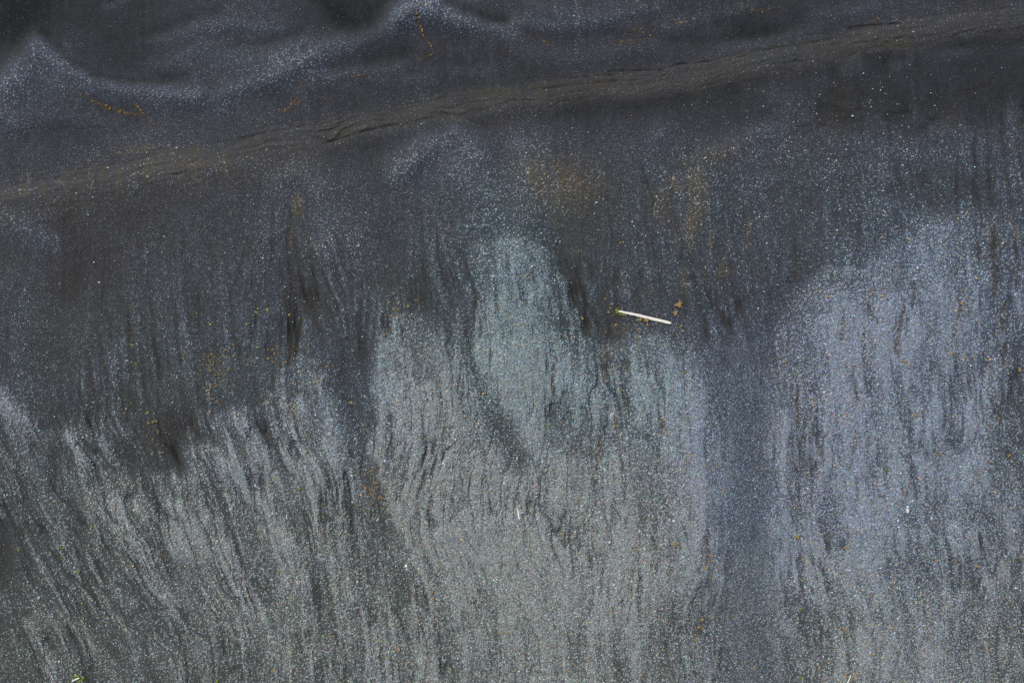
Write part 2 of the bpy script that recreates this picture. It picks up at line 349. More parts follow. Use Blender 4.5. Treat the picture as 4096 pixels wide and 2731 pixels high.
# --- rills
for a in [
 (15, 3, [(790,540),(806,600),(836,690),(866,762),(885,815)]), (13, 3, [(865,750),(880,800),(893,860)]), (15, 3, [(770,560),(750,650)]), (15, 5, [(1195,680),(1215,760),(1226,840)]), (15, 4, [(1150,590),(1160,680),(1185,770)]),
 (15, 4, [(1075,720),(1080,800)]), (18, 7, [(1243,606)]), (15, 4, [(920,760),(935,870)]), (15, 4, [(950,720),(955,800)]), (14, 4, [(975,700),(975,780)]), (14, 4, [(1005,760),(1000,880)]), (16, 4, [(1060,740),(1075,830),(1110,870)]),
 (12, 4, [(520,760),(520,890)]), (12, 4, [(600,740),(610,860)]), (12, 4, [(655,700),(650,800)]), (12, 4, [(560,790),(565,890)]),
 ]: rill(1, *a)
for a in [
 (24, 4, [(342,430),(360,480),(378,520),(370,552)], .3), (18, 4, [(350,440),(350,500)]), (18, 5, [(1094,305),(1094,335)]), (20, 5, [(1216,345),(1213,400),(1217,450)]), (20, 4, [(870,725),(873,765)], .4),
 (18, 4, [(440,700),(446,640)]), (14, 3, [(585,470),(560,520)]), (14, 4, [(780,420),(790,360)]), (12, 3, [(740,640),(745,700)]), (16, 5, [(1335,400),(1338,470)]), (15, 3, [(1180,420),(1190,480)]), (15, 4, [(1140,230),(1150,260)]),
 (20, 4, [(245,870),(240,896)], .5), (15, 4, [(95,640),(110,720),(120,800)]), (14, 4, [(210,760),(200,850)]), (12, 3, [(300,720),(310,780)]), (14, 3, [(170,660),(150,760)]),
 ]: rill(2, *a)
P = lambda pts: [((x) / 1.5238, (y) / 1.5238) for x, y in pts]      # given straight in survey units
for a in [
 (34, 3.5, [(3370,1230),(3368,1290)], .5), (44, 8, [(3369,1270),(3362,1330),(3366,1366)], .5), (24, 4, [(3490,1136),(3492,1188)], .4), (24, 6, [(3648,1136),(3644,1208)], .4), (28, 5, [(3464,1197),(3481,1258),(3503,1297)], .4),
 (28, 6, [(3608,1201),(3592,1293),(3578,1335),(3572,1428)], .5), (22, 5, [(3456,1301),(3450,1400)], .3), (26, 6, [(3895,962),(3897,1066)], .4), (24, 14, [(3965,920),(3958,1010),(3970,1120),(3962,1180)], .5), (22, 6, [(4048,962),(4056,1080),(4046,1175)], .3),
 (20, 5, [(3832,1208),(3806,1293),(3796,1366)], .6), (30, 7, [(4004,1214),(3992,1270),(3990,1330)], .6), (18, 4, [(3380,1105),(3384,1140)], .3), (18, 3, [(3318,1195),(3322,1250)], .3), (18, 5, [(3910,780),(3930,860)], .5), (18, 6, [(4070,880),(4090,920)]),
 (20, 5, [(4085,980),(4090,1110)]), (18, 4, [(3710,1000),(3712,1040)]), (18, 4, [(4060,1180),(4075,1260)]), (18, 4, [(3900,1180),(3905,1240)]), (18, 5, [(3985,1400),(3990,1430)]), (16, 4, [(3890,1270),(3894,1340)]),
 (18, 6, [(3625,470),(3640,430)]), (14, 6, [(3300,440),(3460,430)]), (14, 5, [(3800,380),(3960,330)]), (14, 5, [(3170,520),(3320,495)]), (16, 5, [(3720,490),(3722,440)]),
 ]: rill(1, a[0], a[1], P(a[2]), *(a[3:]))
for a in [
 (16, 4, [(270,330),(288,420),(300,490)]), (14, 3, [(205,280),(216,325)]), (14, 3, [(50,220),(56,275)]), (14, 3, [(240,330),(272,425)]), (16, 4, [(570,370),(605,470),(640,570),(650,650)]), (14, 4, [(552,300),(585,390),(615,490)]), (14, 4, [(636,730),(652,810)]),
 (16, 4, [(790,430),(810,500),(800,590),(760,680)]), (22, 4, [(1060,40),(1068,105)]), (18, 4, [(1148,140),(1156,180)]), (16, 4, [(1130,70),(1145,130)]), (20, 4, [(1265,290),(1276,345)]), (18, 4, [(1105,415),(1132,462)]), (22, 4, [(1040,708),(1066,760),(1088,805)]),
 (18, 3, [(905,585),(905,645)]), (16, 5, [(1215,700),(1220,765)]), (14, 5, [(978,690),(970,755)]), (14, 3, [(60,740),(75,690)]), (14, 3, [(325,750),(325,805)]), (14, 3, [(390,750),(405,800)]), (14, 4, [(820,650),(810,700)]), (13, 3, [(760,690),(750,740)]),
 (14, 3, [(110,520),(100,570)]), (14, 3, [(195,500),(198,560)]), (14, 4, [(410,470),(440,560),(455,610)]), (14, 4, [(510,380),(515,460)]), (14, 4, [(700,480),(720,560)]), (14, 3, [(850,360),(880,430)]), (15, 4, [(1290,330),(1300,420)]), (14, 3, [(1180,320),(1195,380)]),
 (16, 5, [(590,730),(640,800),(700,850)]), (13, 4, [(480,520),(520,640),(580,720)]), (14, 5, [(150,270),(150,390)]), (14, 4, [(735,540),(770,585)]), (16, 4, [(1000,840),(1010,870)]), (13, 4, [(1100,480),(1115,540)]), (14, 4, [(1210,230),(1240,300)]),
 (16, 3, [(965,850),(985,896)]), (14, 3, [(700,300),(690,370)]), (14, 4, [(640,250),(655,330)]), (12, 3, [(420,230),(440,330)]), (12, 3, [(300,120),(310,240)]), (12, 3, [(380,140),(385,260)]), (12, 3, [(520,120),(515,240)]),
 ]: rill(3, *a)
for a in [
 (26, 5, [(110,30),(104,100),(118,155)], .4), (16, 4, [(65,20),(70,120),(76,230)], .3), (16, 13, [(243,0),(236,50),(240,90)], .6), (22, 7, [(226,190),(226,270),(216,380)], .4), (22, 5, [(262,180),(276,240),(292,325)], .4), (16, 5, [(298,130),(300,195)], .4),
 (30, 6, [(388,185),(410,245)], .5), (20, 5, [(395,225),(385,335)]), (22, 4, [(380,80),(386,115)], .4), (16, 8, [(290,300),(300,420)]), (20, 4, [(428,385),(446,440)]), (18, 6, [(340,430),(350,505)]), (18, 5, [(368,500),(386,562)]), (30, 5, [(318,535)], .8),
 (26, 5, [(506,515),(512,555),(500,592)], .7), (14, 5, [(540,635),(540,720)]), (26, 4, [(541,775),(538,862)], .3), (14, 6, [(495,730),(478,785)], .9), (26, 4, [(130,460),(133,525)], .2), (22, 6, [(736,120),(738,225)], .7), (24, 5, [(768,190),(790,270),(800,330)], .5),
 (22, 5, [(826,380),(842,485)]), (20, 6, [(868,480),(872,552)], .4), (16, 7, [(795,560),(820,620),(842,690)]), (18, 4, [(900,270),(912,312)]), (36, 7, [(1002,-15),(996,25),(1000,42)], .5), (18, 4, [(1148,130),(1160,225)]), (32, 7, [(1278,125),(1268,205)], .5),
 (22, 5, [(1282,0),(1276,62)], .4), (18, 4, [(1012,560),(1008,622)]), (16, 4, [(1262,540),(1255,645)]), (16, 7, [(1032,370),(1025,412)], .3), (16, 4, [(920,0),(925,60)], .4), (16, 4, [(1105,40),(1115,110)]), (14, 4, [(700,470),(695,540)]), (16, 4, [(450,470),(460,530)]),
 (14, 4, [(60,330),(80,390)]), (14, 4, [(900,640),(915,720)]), (14, 4, [(800,800),(805,870)]), (14, 4, [(950,680),(960,740)]), (14, 4, [(1240,290),(1250,360)]), (16, 5, [(300,480),(310,440)]), (14, 4, [(265,690),(275,740)], .4), (16, 5, [(345,700),(352,725)]),
 (14, 5, [(1180,790),(1200,860)]), (14, 4, [(110,820),(125,880)]), (16, 4, [(1330,20),(1335,90)], .6), (16, 4, [(900,100),(905,150)], .5), (16, 4, [(1165,100),(1150,60)]), (16, 4, [(1310,200),(1318,270)]),
 ]: rill(4, *a)

# --- countless smaller rills following the backwash
low = smooth(1250, 1700, PY)
lean = 0.38 * smooth(1700, 500, PX) * smooth(1500, 1900, PY) + 0.06
bow = 60 * vnoise(PX / 420, PY / 520, 5) + 17 * vnoise(PX / 130, PY / 230, 6) + 4 * vnoise(PX / 36, PY / 70, 7)
U = PX - lean * (PY - 1500) + bow * (0.35 + 0.65 * low)
r1 = fbm(U / 17, PY / 120, 3, 3); r2 = fbm(U / 46 + 9, PY / 230, 1, 3); r3 = fbm(U / 9, PY / 60, 5, 2)
r1 = np.sign(r1) * np.abs(r1) ** 1.35 * 1.45
patch = smooth(-0.3, 0.45, fbm(PX / 190, PY / 220, 2, 3))
mid = smooth(850, 1250, PY) * (1 - low)
amp = 0.16 + 0.9 * low + 0.75 * mid * smooth(300, 800, PX)
amp *= (1 - 0.75 * np.exp(-((PX - 2980) / 130)**2) * smooth(1250, 1450, PY))
amp *= 1 - 0.35 * smooth(2200, 2600, PY)
L += amp * (19.0 * r1 + 21.0 * r2 + 7.0 * r3) * (0.3 + 1.0 * patch)
L += 13 * low * smooth(0.22, 0.6, r2 + 0.35 * r1) * smooth(2100, 900, PX)
r4 = fbm(U / 12 + 31, PY / 75, 6, 3)
thin = np.maximum(smooth(0.28, 0.52, -r1 - 0.25 * r2) * smooth(0.0, 0.7, patch + 0.3 * r2), smooth(0.30, 0.55, -r4 - 0.2 * r2) * smooth(0.75, 0.2, patch))
CUT = np.maximum(CUT, 0.42 * thin * np.clip(amp, 0, 1))
# braided channels: thin crooked lines that split and rejoin
def braid(su, sv, k, width):
    n_ = fbm(U / su + 13 * k, PY / sv + 7 * k, k, 2)
    g_ = np.abs(n_) / width
    on = smooth(-0.2, 0.35, vnoise(U / (su * 2.2) + 5 * k, PY / (sv * 0.9), k + 2))
    return np.exp(-g_ * g_) * on, n_
b1, n1 = braid(42, 240, 2, 0.085); b2, n2 = braid(24, 130, 4, 0.12); b3, n3 = braid(72, 320, 6, 0.075)
zone_b = np.clip(0.25 * mid + low, 0, 1) * (0.35 + 0.65 * LOBE) * (1 - 0.85 * np.exp(-((PX - 2960) / 120)**2) * smooth(1350, 1500, PY))
BRAID = np.maximum(np.maximum(0.75 * b1, 0.55 * b2), 0.9 * b3) * zone_b * (0.55 + 0.5 * patch)
L += 9 * zone_b * (smooth(0.05, 0.35, n1) * smooth(0.9, 0.35, n1) + 0.6 * smooth(0.05, 0.35, n3) - 0.7)
L += (1 - low) * (2.2 * r3 * smooth(200, 0, np.abs(sd + 160)) + 1.6 * fbm(PX / 70, PY / 70, 4, 3) + 2.5 * fbm(PX / 26, PY / 26, 2, 2) * (1 - band))
rr = smooth(2800, 3200, PX) * smooth(300, 480, PY - 0.0 * PX) * smooth(1050, 700, PY)
L += rr * (9 * fbm(PX / 75, PY / 48, 3, 4) - 9 * smooth(0.3, 0.6, fbm(PX / 46, PY / 30, 1, 3)))
L += 3.5 * fbm(PX / 130, PY / 110, 6, 4) + 3.0 * low * fbm(PX / 22, PY / 26, 7, 3)

CUT *= 0.85
CUT *= 0.45 + 0.55 * smooth(-0.45, 0.25, fbm(PX / 13, PY / 21, 1, 2))
Lmax = L.copy()
CUT = np.maximum(CUT, 0.85 * BRAID)
L = L - CUT * np.clip(L - 44, 6, 42)  # rills darkened for bare sand and for the shade inside them
L = 60 + 1.17 * (L - 60) + 3.0 * low + 9.0 * LOBE - 5 * zone(100, 2500, 500, 500) + 3 * low + 4 * zone(3500, 1600, 500, 500)
L = np.clip(L, 34, 140)

def blur(a, n):
    k = np.ones(2 * n + 1) / (2 * n + 1)
    for _ in range(2):
        a = np.apply_along_axis(lambda v: np.convolve(np.pad(v, n, mode='edge'), k, 'valid'), 0, a)
        a = np.apply_along_axis(lambda v: np.convolve(np.pad(v, n, mode='edge'), k, 'valid'), 1, a)
    return a
edge = smooth(24.0, 22.6, np.abs(WX)) * smooth(17.0, 15.6, np.abs(WY))
H = 0.0030 * (blur(np.clip(Lmax, 44, 125), 7) - 60) + HT - 0.032 * CUT - 0.042 * BRAID + (0.026 * r1 + 0.040 * r2 + 0.012 * r3) * amp * (0.3 + 0.9 * patch) + 0.05 * vnoise(PX / 700, PY / 500, 3)
H += 0.006 * fbm(PX / 16, PY / 16, 3, 2)

# --- strings of bird tracks pressed into the sand, each dent darkened
def track(a, b, gap, two=True):
    n = int(math.hypot(b[0] - a[0], b[1] - a[1]) / gap)
    for i in range(n):
        t = i / max(1, n - 1)
        x = a[0] + (b[0] - a[0]) * t + random.uniform(-2, 2); y = a[1] + (b[1] - a[1]) * t + (4 if i % 2 and two else -4) + random.uniform(-2, 2)
        ii = int(((x - 2048) * S - XMIN) / RES); jj = int(((1365.5 - y) * S - YMIN) / RES)
        if 1 < ii < NX - 2 and 1 < jj < NY - 2:
            H[jj, ii] -= random.uniform(.02, .035); H[jj, ii + random.choice((-1, 1))] -= .012
            L[jj, ii] = min(L[jj, ii], 44)
for a in [((1545,905),(1640,873),11), ((1515,998),(1660,988),12), ((1500,890),(1580,880),13), ((310,1008),(590,982),14), ((0,1190),(160,1155),11), ((60,1145),(150,1135),11), ((140,1632),(470,1668),13), ((1380,1594),(1510,1588),11),
          ((2660,1120),(2790,1105),9), ((2665,435),(2780,420),9), ((2780,420),(2960,368),9), ((2800,440),(2950,400),10), ((2830,420),(2900,385),9), ((1060,1190),(1280,1178),12), ((0,1246),(100,1240),12), ((160,890),(205,890),9), ((430,860),(600,850),13)]:
    track(*a)

# --- colours of the sand, painted rill shade included, and how much of it grit covers
hue = fbm(PX / 330 + 3, PY / 330, 5, 3); hue2 = fbm(PX / 210 + 8, PY / 260, 2, 3)
w_teal = 0.10 + 0.25 * np.clip(hue, 0, 1) + 1.3 * zone(2060, 1330, 260, 420) + 0.6 * zone(2480, 1560, 260, 260) + 0.35 * zone(1250, 1350, 420, 260) + 0.35 * zone(3350, 760, 500, 260)
w_blue = 0.25 + 0.35 * np.clip(hue2, 0, 1) + 1.2 * zone(3700, 1050, 520, 380) + 1.0 * zone(2960, 1900, 150, 900) + 0.5 * zone(3500, 1700, 600, 500) + 0.7 * zone(1420, 1700, 90, 300) + 0.5 * smooth(620, 300, PY)
w_lav = 0.25 + 0.35 * np.clip(-hue, 0, 1) + 0.2 * zone(3400, 1500, 350, 500) + 0.5 * smooth(800, 500, PY) + 0.4 * zone(2450, 2450, 250, 200) + 0.4 * zone(700, 1000, 700, 300)
w_olive = 0.12 + 0.3 * np.clip(-hue2, 0, 1) + 1.3 * smooth(1500, 2100, PY) * smooth(2900, 2500, PX) + 0.8 * zone(1750, 1700, 300, 420) + 0.7 * smooth(2000, 2600, PY) + 0.5 * zone(550, 1500, 350, 500)
BRc = np.clip(BR, 0, 1) * (0.8 + 0.35 * fbm(PX / 30, PY / 60, 6, 2))
BRc = np.clip(BRc, 0, 1)
Lg = np.where(L < 52, L, 52 + 0.52 * (L - 52)) - 1.0
ag = lin(Lg)
PEB = 0.275
PEBL = PEB * (0.36 + 0.64 * smooth(56, 104, L))
cover = np.clip((lin(L) - ag) / (PEBL - ag), 0, 0.93)
cover *= (1 - 0.6 * BRc) * (1 - 0.75 * band)
cover = np.clip(cover + 0.012, 0, 0.93)
c_lav = np.array([0.97, 0.97, 1.15]); c_teal = np.array([0.82, 1.05, 1.07]); c_brn = np.array([1.22, 1.06, 0.80])
c_blue = np.array([0.85, 1.0, 1.21]); c_olive = np.array([0.98, 1.04, 0.95])
wsum = w_teal + w_blue + w_lav + w_olive
tint = sum((w_ / wsum)[..., None] * c_[None, None] for w_, c_ in ((w_teal, c_teal), (w_blue, c_blue), (w_lav, c_lav), (w_olive, c_olive)))
tint = tint ** 1.5
warmsand = (smooth(84, 50, L) * (0.45 + 0.4 * smooth(650, 850, PY)))[..., None]
tint = tint * (1 - warmsand) + (np.array([1.04, 1.0, 1.0])[None, None] + np.array([0.05, 0.01, -0.06])[None, None] * (zone(600, 1350, 600, 450) + zone(2450, 800, 550, 300) + 0.6 * zone(3400, 480, 600, 150))[..., None]) * warmsand
tint = tint * (1 - BRc[..., None]) + c_brn[None, None] * BRc[..., None]
rgb = np.clip(ag[..., None] * tint, 0.006, 0.9)

# ------------------------------------------------------------------ materials
def new_mat(name):
    m = bpy.data.materials.new(name); m.use_nodes = True
    return m, m.node_tree.nodes, m.node_tree.links, m.node_tree.nodes["Principled BSDF"]
def ramp_mix(N, Lk, fac, base, lo, hi):
    """base colour times a factor between lo and hi driven by fac"""
    mr = N.new("ShaderNodeMapRange"); mr.inputs[1].default_value = 0.25; mr.inputs[2].default_value = 0.75
    mr.inputs[3].default_value = lo; mr.inputs[4].default_value = hi
    Lk.new(fac, mr.inputs[0])
    mx = N.new("ShaderNodeVectorMath"); mx.operation = 'SCALE'
    Lk.new(base, mx.inputs[0]); Lk.new(mr.outputs[0], mx.inputs["Scale"])
    return mx.outputs[0]
def noise(N, Lk, vec, scale, detail=2.0, rough=0.6):
    n = N.new("ShaderNodeTexNoise"); n.inputs["Scale"].default_value = scale; n.inputs["Detail"].default_value = detail; n.inputs["Roughness"].default_value = rough
    Lk.new(vec, n.inputs["Vector"])
    return n.outputs["Fac"]

m_sand, N, K, B = new_mat("black_sand")
tc = N.new("ShaderNodeTexCoord")
at = N.new("ShaderNodeAttribute"); at.attribute_name = "sand"
c = ramp_mix(N, K, noise(N, K, tc.outputs["Object"], 26, 3, 0.75), at.outputs["Color"], 0.55, 1.45)
c = ramp_mix(N, K, noise(N, K, tc.outputs["Object"], 70, 2, 0.7), c, 0.5, 1.5)
c = ramp_mix(N, K, noise(N, K, tc.outputs["Object"], 3.2, 3, 0.6), c, 0.9, 1.1)
K.new(c, B.inputs["Base Color"])
B.inputs["Roughness"].default_value = 0.85
B.inputs["Specular IOR Level"].default_value = 0.10
bp = N.new("ShaderNodeBump"); bp.inputs["Strength"].default_value = 0.55; bp.inputs["Distance"].default_value = 0.012
K.new(noise(N, K, tc.outputs["Object"], 22, 3, 0.7), bp.inputs["Height"])
K.new(bp.outputs[0], B.inputs["Normal"])

def pebble_mat(name, rough, spec):
    m, N, K, B = new_mat(name)
    a = N.new("ShaderNodeAttribute"); a.attribute_name = "stone"; a.attribute_type = 'INSTANCER'
    tc = N.new("ShaderNodeTexCoord")
    c = ramp_mix(N, K, noise(N, K, tc.outputs["Object"], 2.5, 2), a.outputs["Color"], 0.8, 1.2)
    K.new(c, B.inputs["Base Color"])
    B.inputs["Roughness"].default_value = rough
    B.inputs["Specular IOR Level"].default_value = spec
    return m
m_peb = pebble_mat("wet_shingle", 0.48, 0.4)
m_pale = pebble_mat("pale_stone", 0.45, 0.5)

def plain_mat(name, col, rough=0.7, var=0.35, scale=60, spec=0.4, col2=None):
    m, N, K, B = new_mat(name)
    tc = N.new("ShaderNodeTexCoord")
    f = noise(N, K, tc.outputs["Object"], scale, 3, 0.65)
    cr = N.new("ShaderNodeValToRGB")
    c2 = col2 or tuple(min(1, v * (1 + var)) for v in col)
    c1 = col if col2 else tuple(v * (1 - var) for v in col)
    cr.color_ramp.elements[0].position = 0.3; cr.color_ramp.elements[1].position = 0.7
    cr.color_ramp.elements[0].color = (*c1, 1); cr.color_ramp.elements[1].color = (*c2, 1)
    K.new(f, cr.inputs[0]); K.new(cr.outputs[0], B.inputs["Base Color"])
    B.inputs["Roughness"].default_value = rough; B.inputs["Specular IOR Level"].default_value = spec
    return m
m_kelp = plain_mat("orange_kelp", (0.19, 0.095, 0.018), 0.45, scale=40, col2=(0.42, 0.235, 0.05))
m_tan = plain_mat("dried_seaweed", (0.17, 0.11, 0.04), 0.6, scale=40, col2=(0.42, 0.29, 0.12))
m_green = plain_mat("green_seaweed", (0.09, 0.15, 0.008), 0.45, scale=40, col2=(0.28, 0.36, 0.015))
m_yel = plain_mat("yellow_seaweed", (0.26, 0.24, 0.03), 0.5, scale=40, col2=(0.55, 0.50, 0.10))
m_white = plain_mat("white_stone", (0.72, 0.71, 0.68), 0.5, 0.1, 30)
m_scrap = plain_mat("white_scrap", (0.80, 0.80, 0.78), 0.45, 0.06, 12)
m_buoy = plain_mat("orange_float", (0.65, 0.17, 0.03), 0.45, 0.15, 20)

m_wood, N, K, B = new_mat("bleached_wood")
tc = N.new("ShaderNodeTexCoord"); mp = N.new("ShaderNodeMapping"); mp.inputs["Scale"].default_value = (3, 60, 60)
K.new(tc.outputs["Object"], mp.inputs["Vector"])
f = noise(N, K, mp.outputs[0], 1.6, 4, 0.7)
cr = N.new("ShaderNodeValToRGB")
for e, p_, c_ in zip(cr.color_ramp.elements, (0.3, 0.6), ((0.70, 0.63, 0.52, 1), (0.93, 0.90, 0.82, 1))): e.position = p_; e.color = c_
K.new(f, cr.inputs[0]); K.new(cr.outputs[0], B.inputs["Base Color"])
B.inputs["Roughness"].default_value = 0.65
bp = N.new("ShaderNodeBump"); bp.inputs["Strength"].default_value = 0.3; bp.inputs["Distance"].default_value = 0.006
K.new(f, bp.inputs["Height"]); K.new(bp.outputs[0], B.inputs["Normal"])

# ------------------------------------------------------------------ the beach mesh (one sheet out to the horizon)
H *= edge
nv = NX * NY
idx = np.arange(nv).reshape(NY, NX)
quads = np.stack([idx[:-1, :-1], idx[:-1, 1:], idx[1:, 1:], idx[1:, :-1]], -1).reshape(-1, 4)
verts = np.stack([WX, WY, H], -1).reshape(-1, 3)
far = 2500.0
ox = [-far, XMIN, XMAX, far]; oy = [-far, YMIN, YMAX, far]
ov = np.array([(x, y, 0.0) for y in oy for x in ox])
oq = np.array([[nv + j*4 + i, nv + j*4 + i + 1, nv + (j+1)*4 + i + 1, nv + (j+1)*4 + i] for j in range(3) for i in range(3) if not (i == 1 and j == 1)])
verts = np.concatenate([verts, ov]); quads = np.concatenate([quads, oq])
me = bpy.data.meshes.new("beach")
me.vertices.add(len(verts)); me.vertices.foreach_set("co", verts.astype(np.float32).ravel())
me.loops.add(len(quads) * 4); me.loops.foreach_set("vertex_index", quads.astype(np.int32).ravel())
me.polygons.add(len(quads)); me.polygons.foreach_set("loop_start", np.arange(0, len(quads) * 4, 4, dtype=np.int32))
me.update(calc_edges=True)
me.polygons.foreach_set("use_smooth", np.ones(len(quads), dtype=bool))
ca = me.attributes.new("sand", 'FLOAT_COLOR', 'POINT')
cc = np.ones((len(verts), 4), np.float32); cc[:nv, :3] = rgb.reshape(-1, 3); cc[nv:, :3] = (0.06, 0.063, 0.068)
ca.data.foreach_set("color", cc.ravel())
me.materials.append(m_sand)
beach = bpy.data.objects.new("black_sand_beach", me)
put(beach, "dark volcanic sand beach with rills, cusps and a low scarp", kind="structure")

def gz(x, y):
    i = min(max((x - XMIN) / RES, 0), NX - 2); j = min(max((y - YMIN) / RES, 0), NY - 2)
    a, b = int(i), int(j); u, v = i - a, j - b
    return float((H[b, a] * (1-u) + H[b, a+1] * u) * (1-v) + (H[b+1, a] * (1-u) + H[b+1, a+1] * u) * v)

# ------------------------------------------------------------------ grit and stones, as uncountable stuff
def pebble_mesh(name, seed, mat, flat):
    r = random.Random(seed)
    bm = bmesh.new(); bmesh.ops.create_icosphere(bm, subdivisions=1, radius=1.0)
    ax = r.uniform(0.75, 1.0)
    for v in bm.verts:
        v.co *= r.uniform(0.78, 1.15)
        v.co.y *= ax; v.co.z *= flat
    m = bpy.data.meshes.new(name); bm.to_mesh(m); bm.free(); m.materials.append(mat)
    return bpy.data.objects.new(name, m)
def scatter(name, label, pts, scl, rot, col, pick, protos, kind="stuff"):
    m = bpy.data.meshes.new(name)
    m.vertices.add(len(pts)); m.vertices.foreach_set("co", pts.astype(np.float32).ravel())
    def attr(n, t, key, arr):
        a = m.attributes.new(n, t, 'POINT'); a.data.foreach_set(key, arr.ravel())
    attr("size", 'FLOAT', "value", scl.astype(np.float32)); attr("turn", 'FLOAT_VECTOR', "vector", rot.astype(np.float32))
    attr("stone", 'FLOAT_COLOR', "color", np.concatenate([col, np.ones((len(col), 1))], 1).astype(np.float32)); attr("pick", 'INT', "value", pick.astype(np.int32))
    m.update()
    o = bpy.data.objects.new(name, m)
    put(o, label, kind=kind)
    pc = bpy.data.collections.new(name + "_shapes")
    for p_ in protos: pc.objects.link(p_)
    g = bpy.data.node_groups.new(name + "_scatter", 'GeometryNodeTree')
    g.interface.new_socket("Geometry", in_out='INPUT', socket_type='NodeSocketGeometry')
    g.interface.new_socket("Geometry", in_out='OUTPUT', socket_type='NodeSocketGeometry')
    n = g.nodes; k = g.links
    gi = n.new("NodeGroupInput"); go = n.new("NodeGroupOutput")
    ip = n.new("GeometryNodeInstanceOnPoints"); ci = n.new("GeometryNodeCollectionInfo")
    ci.inputs["Collection"].default_value = pc; ci.inputs["Separate Children"].default_value = True; ci.inputs["Reset Children"].default_value = True
    ip.inputs["Pick Instance"].default_value = True
    def named(nm, t):
        q = n.new("GeometryNodeInputNamedAttribute"); q.data_type = t; q.inputs["Name"].default_value = nm
        return q.outputs["Attribute"]
    k.new(gi.outputs[0], ip.inputs["Points"]); k.new(ci.outputs[0], ip.inputs["Instance"])
    k.new(named("pick", 'INT'), ip.inputs["Instance Index"]); k.new(named("turn", 'FLOAT_VECTOR'), ip.inputs["Rotation"]); k.new(named("size", 'FLOAT'), ip.inputs["Scale"])
    k.new(ip.outputs[0], go.inputs[0])
    md = o.modifiers.new("scatter", 'NODES'); md.node_group = g
    return o

grain = np.clip(0.55 + 0.5 * smooth(58, 100, L) + 0.18 * fbm(PX / 180, PY / 180, 4, 2) - 0.42 * np.exp(-((PX - 2990) / 150)**2) * smooth(1250, 1450, PY), 0.5, 1.25)   # coarser grit on the lobes
R0 = 0.0205 * grain
lam = -np.log(1 - cover) / (np.pi * R0**2 * 0.92) * RES * RES * (edge > 0.2)
cnt = rng.poisson(lam).ravel()
src = np.repeat(np.arange(nv), cnt)
jx = rng.uniform(-.5, .5, len(src)) * RES; jy = rng.uniform(-.5, .5, len(src)) * RES
rad = R0.ravel()[src] * np.exp(rng.normal(-0.05, 0.28, len(src)))
pts = np.stack([WX.ravel()[src] + jx, WY.ravel()[src] + jy, H.ravel()[src] + rad * 0.15], -1)
HY, HX = np.gradient(blur(H, 1), RES)
tx = HY.ravel()[src] + rng.normal(0, .16, len(src)); ty = -HX.ravel()[src] + rng.normal(0, .16, len(src)); sp = rng.uniform(0, 6.283, len(src))
rot = np.stack([np.cos(sp) * tx + np.sin(sp) * ty, -np.sin(sp) * tx + np.cos(sp) * ty, sp], -1)
val = PEBL.ravel()[src] * np.exp(rng.normal(-0.05, 0.33, len(src)))
tn = tint.reshape(-1, 3)[src] ** 0.9
tn = tn * (1 + rng.normal(0, 0.10, (len(src), 3)))
rust = rng.random(len(src)) < 0.035
tn[rust] = np.array([1.5, 1.05, 0.55])
col = np.clip(val[:, None] * tn, 0.02, 0.82)
scatter("shingle_grit", "grey blue shingle grit spread in lobes over the black sand", pts, rad, rot, col, rng.integers(0, 6, len(src)),
        [pebble_mesh("grit_shape", 50 + i, m_peb, 0.45) for i in range(6)])


# pale stones strewn over the dark sand
dens = np.zeros_like(L)
def strew(q, amt, w, pts):
    sl, f = field(w * 1.5238, Q(q, pts))
    if sl: dens[sl] = np.maximum(dens[sl], amt * f)
for a in [(1, 1.3, 60, [(660,760),(800,800),(930,860)]), (1, .8, 60, [(830,680),(1000,720)]), (1, .4, 60, [(380,640),(560,640)]), (1, .45, 70, [(60,800),(160,880)]), (1, .4, 80, [(640,600),(760,680)]), (1, .5, 60, [(1100,700),(1250,700)]), (1, .45, 50, [(560,700),(560,800)]),
          (2, 1.5, 90, [(420,480),(520,420),(640,380)]), (2, 1.6, 70, [(620,460),(640,620),(600,700)]), (2, 1.5, 80, [(700,480),(900,420),(1000,420)]), (2, 1.2, 90, [(420,620),(500,720),(700,700)]), (2, 1.0, 80, [(900,560),(1080,500)]), (2, .8, 90, [(700,260),(900,280),(1100,300)]),
          (2, .8, 60, [(230,560),(300,700),(420,760)]), (2, .7, 90, [(1150,420),(1250,560)]), (2, .4, 60, [(60,330),(260,400)]), (2, .9, 30, [(380,870),(430,850)]), (2, .5, 60, [(60,600),(100,760)]), (2, 1.0, 60, [(740,800),(640,780)]),
          (3, 1.2, 40, [(760,10),(880,40),(930,90)]), (3, .9, 50, [(240,160),(330,180),(100,60)]), (3, .6, 70, [(330,60),(480,180)]), (3, .4, 60, [(700,60),(760,120)]), (4, .35, 60, [(600,60),(620,200)])]:
    strew(*a)
dens = np.maximum(dens, 0.06 * smooth(650, 900, PY) + 0.012 + 0.05 * low)
lam = dens * 8.0 * RES * RES * (edge > 0.2)
cnt = rng.poisson(lam).ravel(); src = np.repeat(np.arange(nv), cnt)
rad = 0.0178 * np.exp(rng.normal(0, 0.33, len(src)))
pts = np.stack([WX.ravel()[src] + rng.uniform(-.5, .5, len(src)) * RES, WY.ravel()[src] + rng.uniform(-.5, .5, len(src)) * RES, H.ravel()[src] + rad * 0.4], -1)
rot = np.stack([rng.normal(0, .3, len(src)), rng.normal(0, .3, len(src)), rng.uniform(0, 6.283, len(src))], -1)
col = np.tile(np.array([0.74, 0.76, 0.76]), (len(src), 1)) * rng.uniform(0.45, 1.1, (len(src), 1))
green = (rng.random(len(src)) < 0.20) & (PY.ravel()[src] > 600)
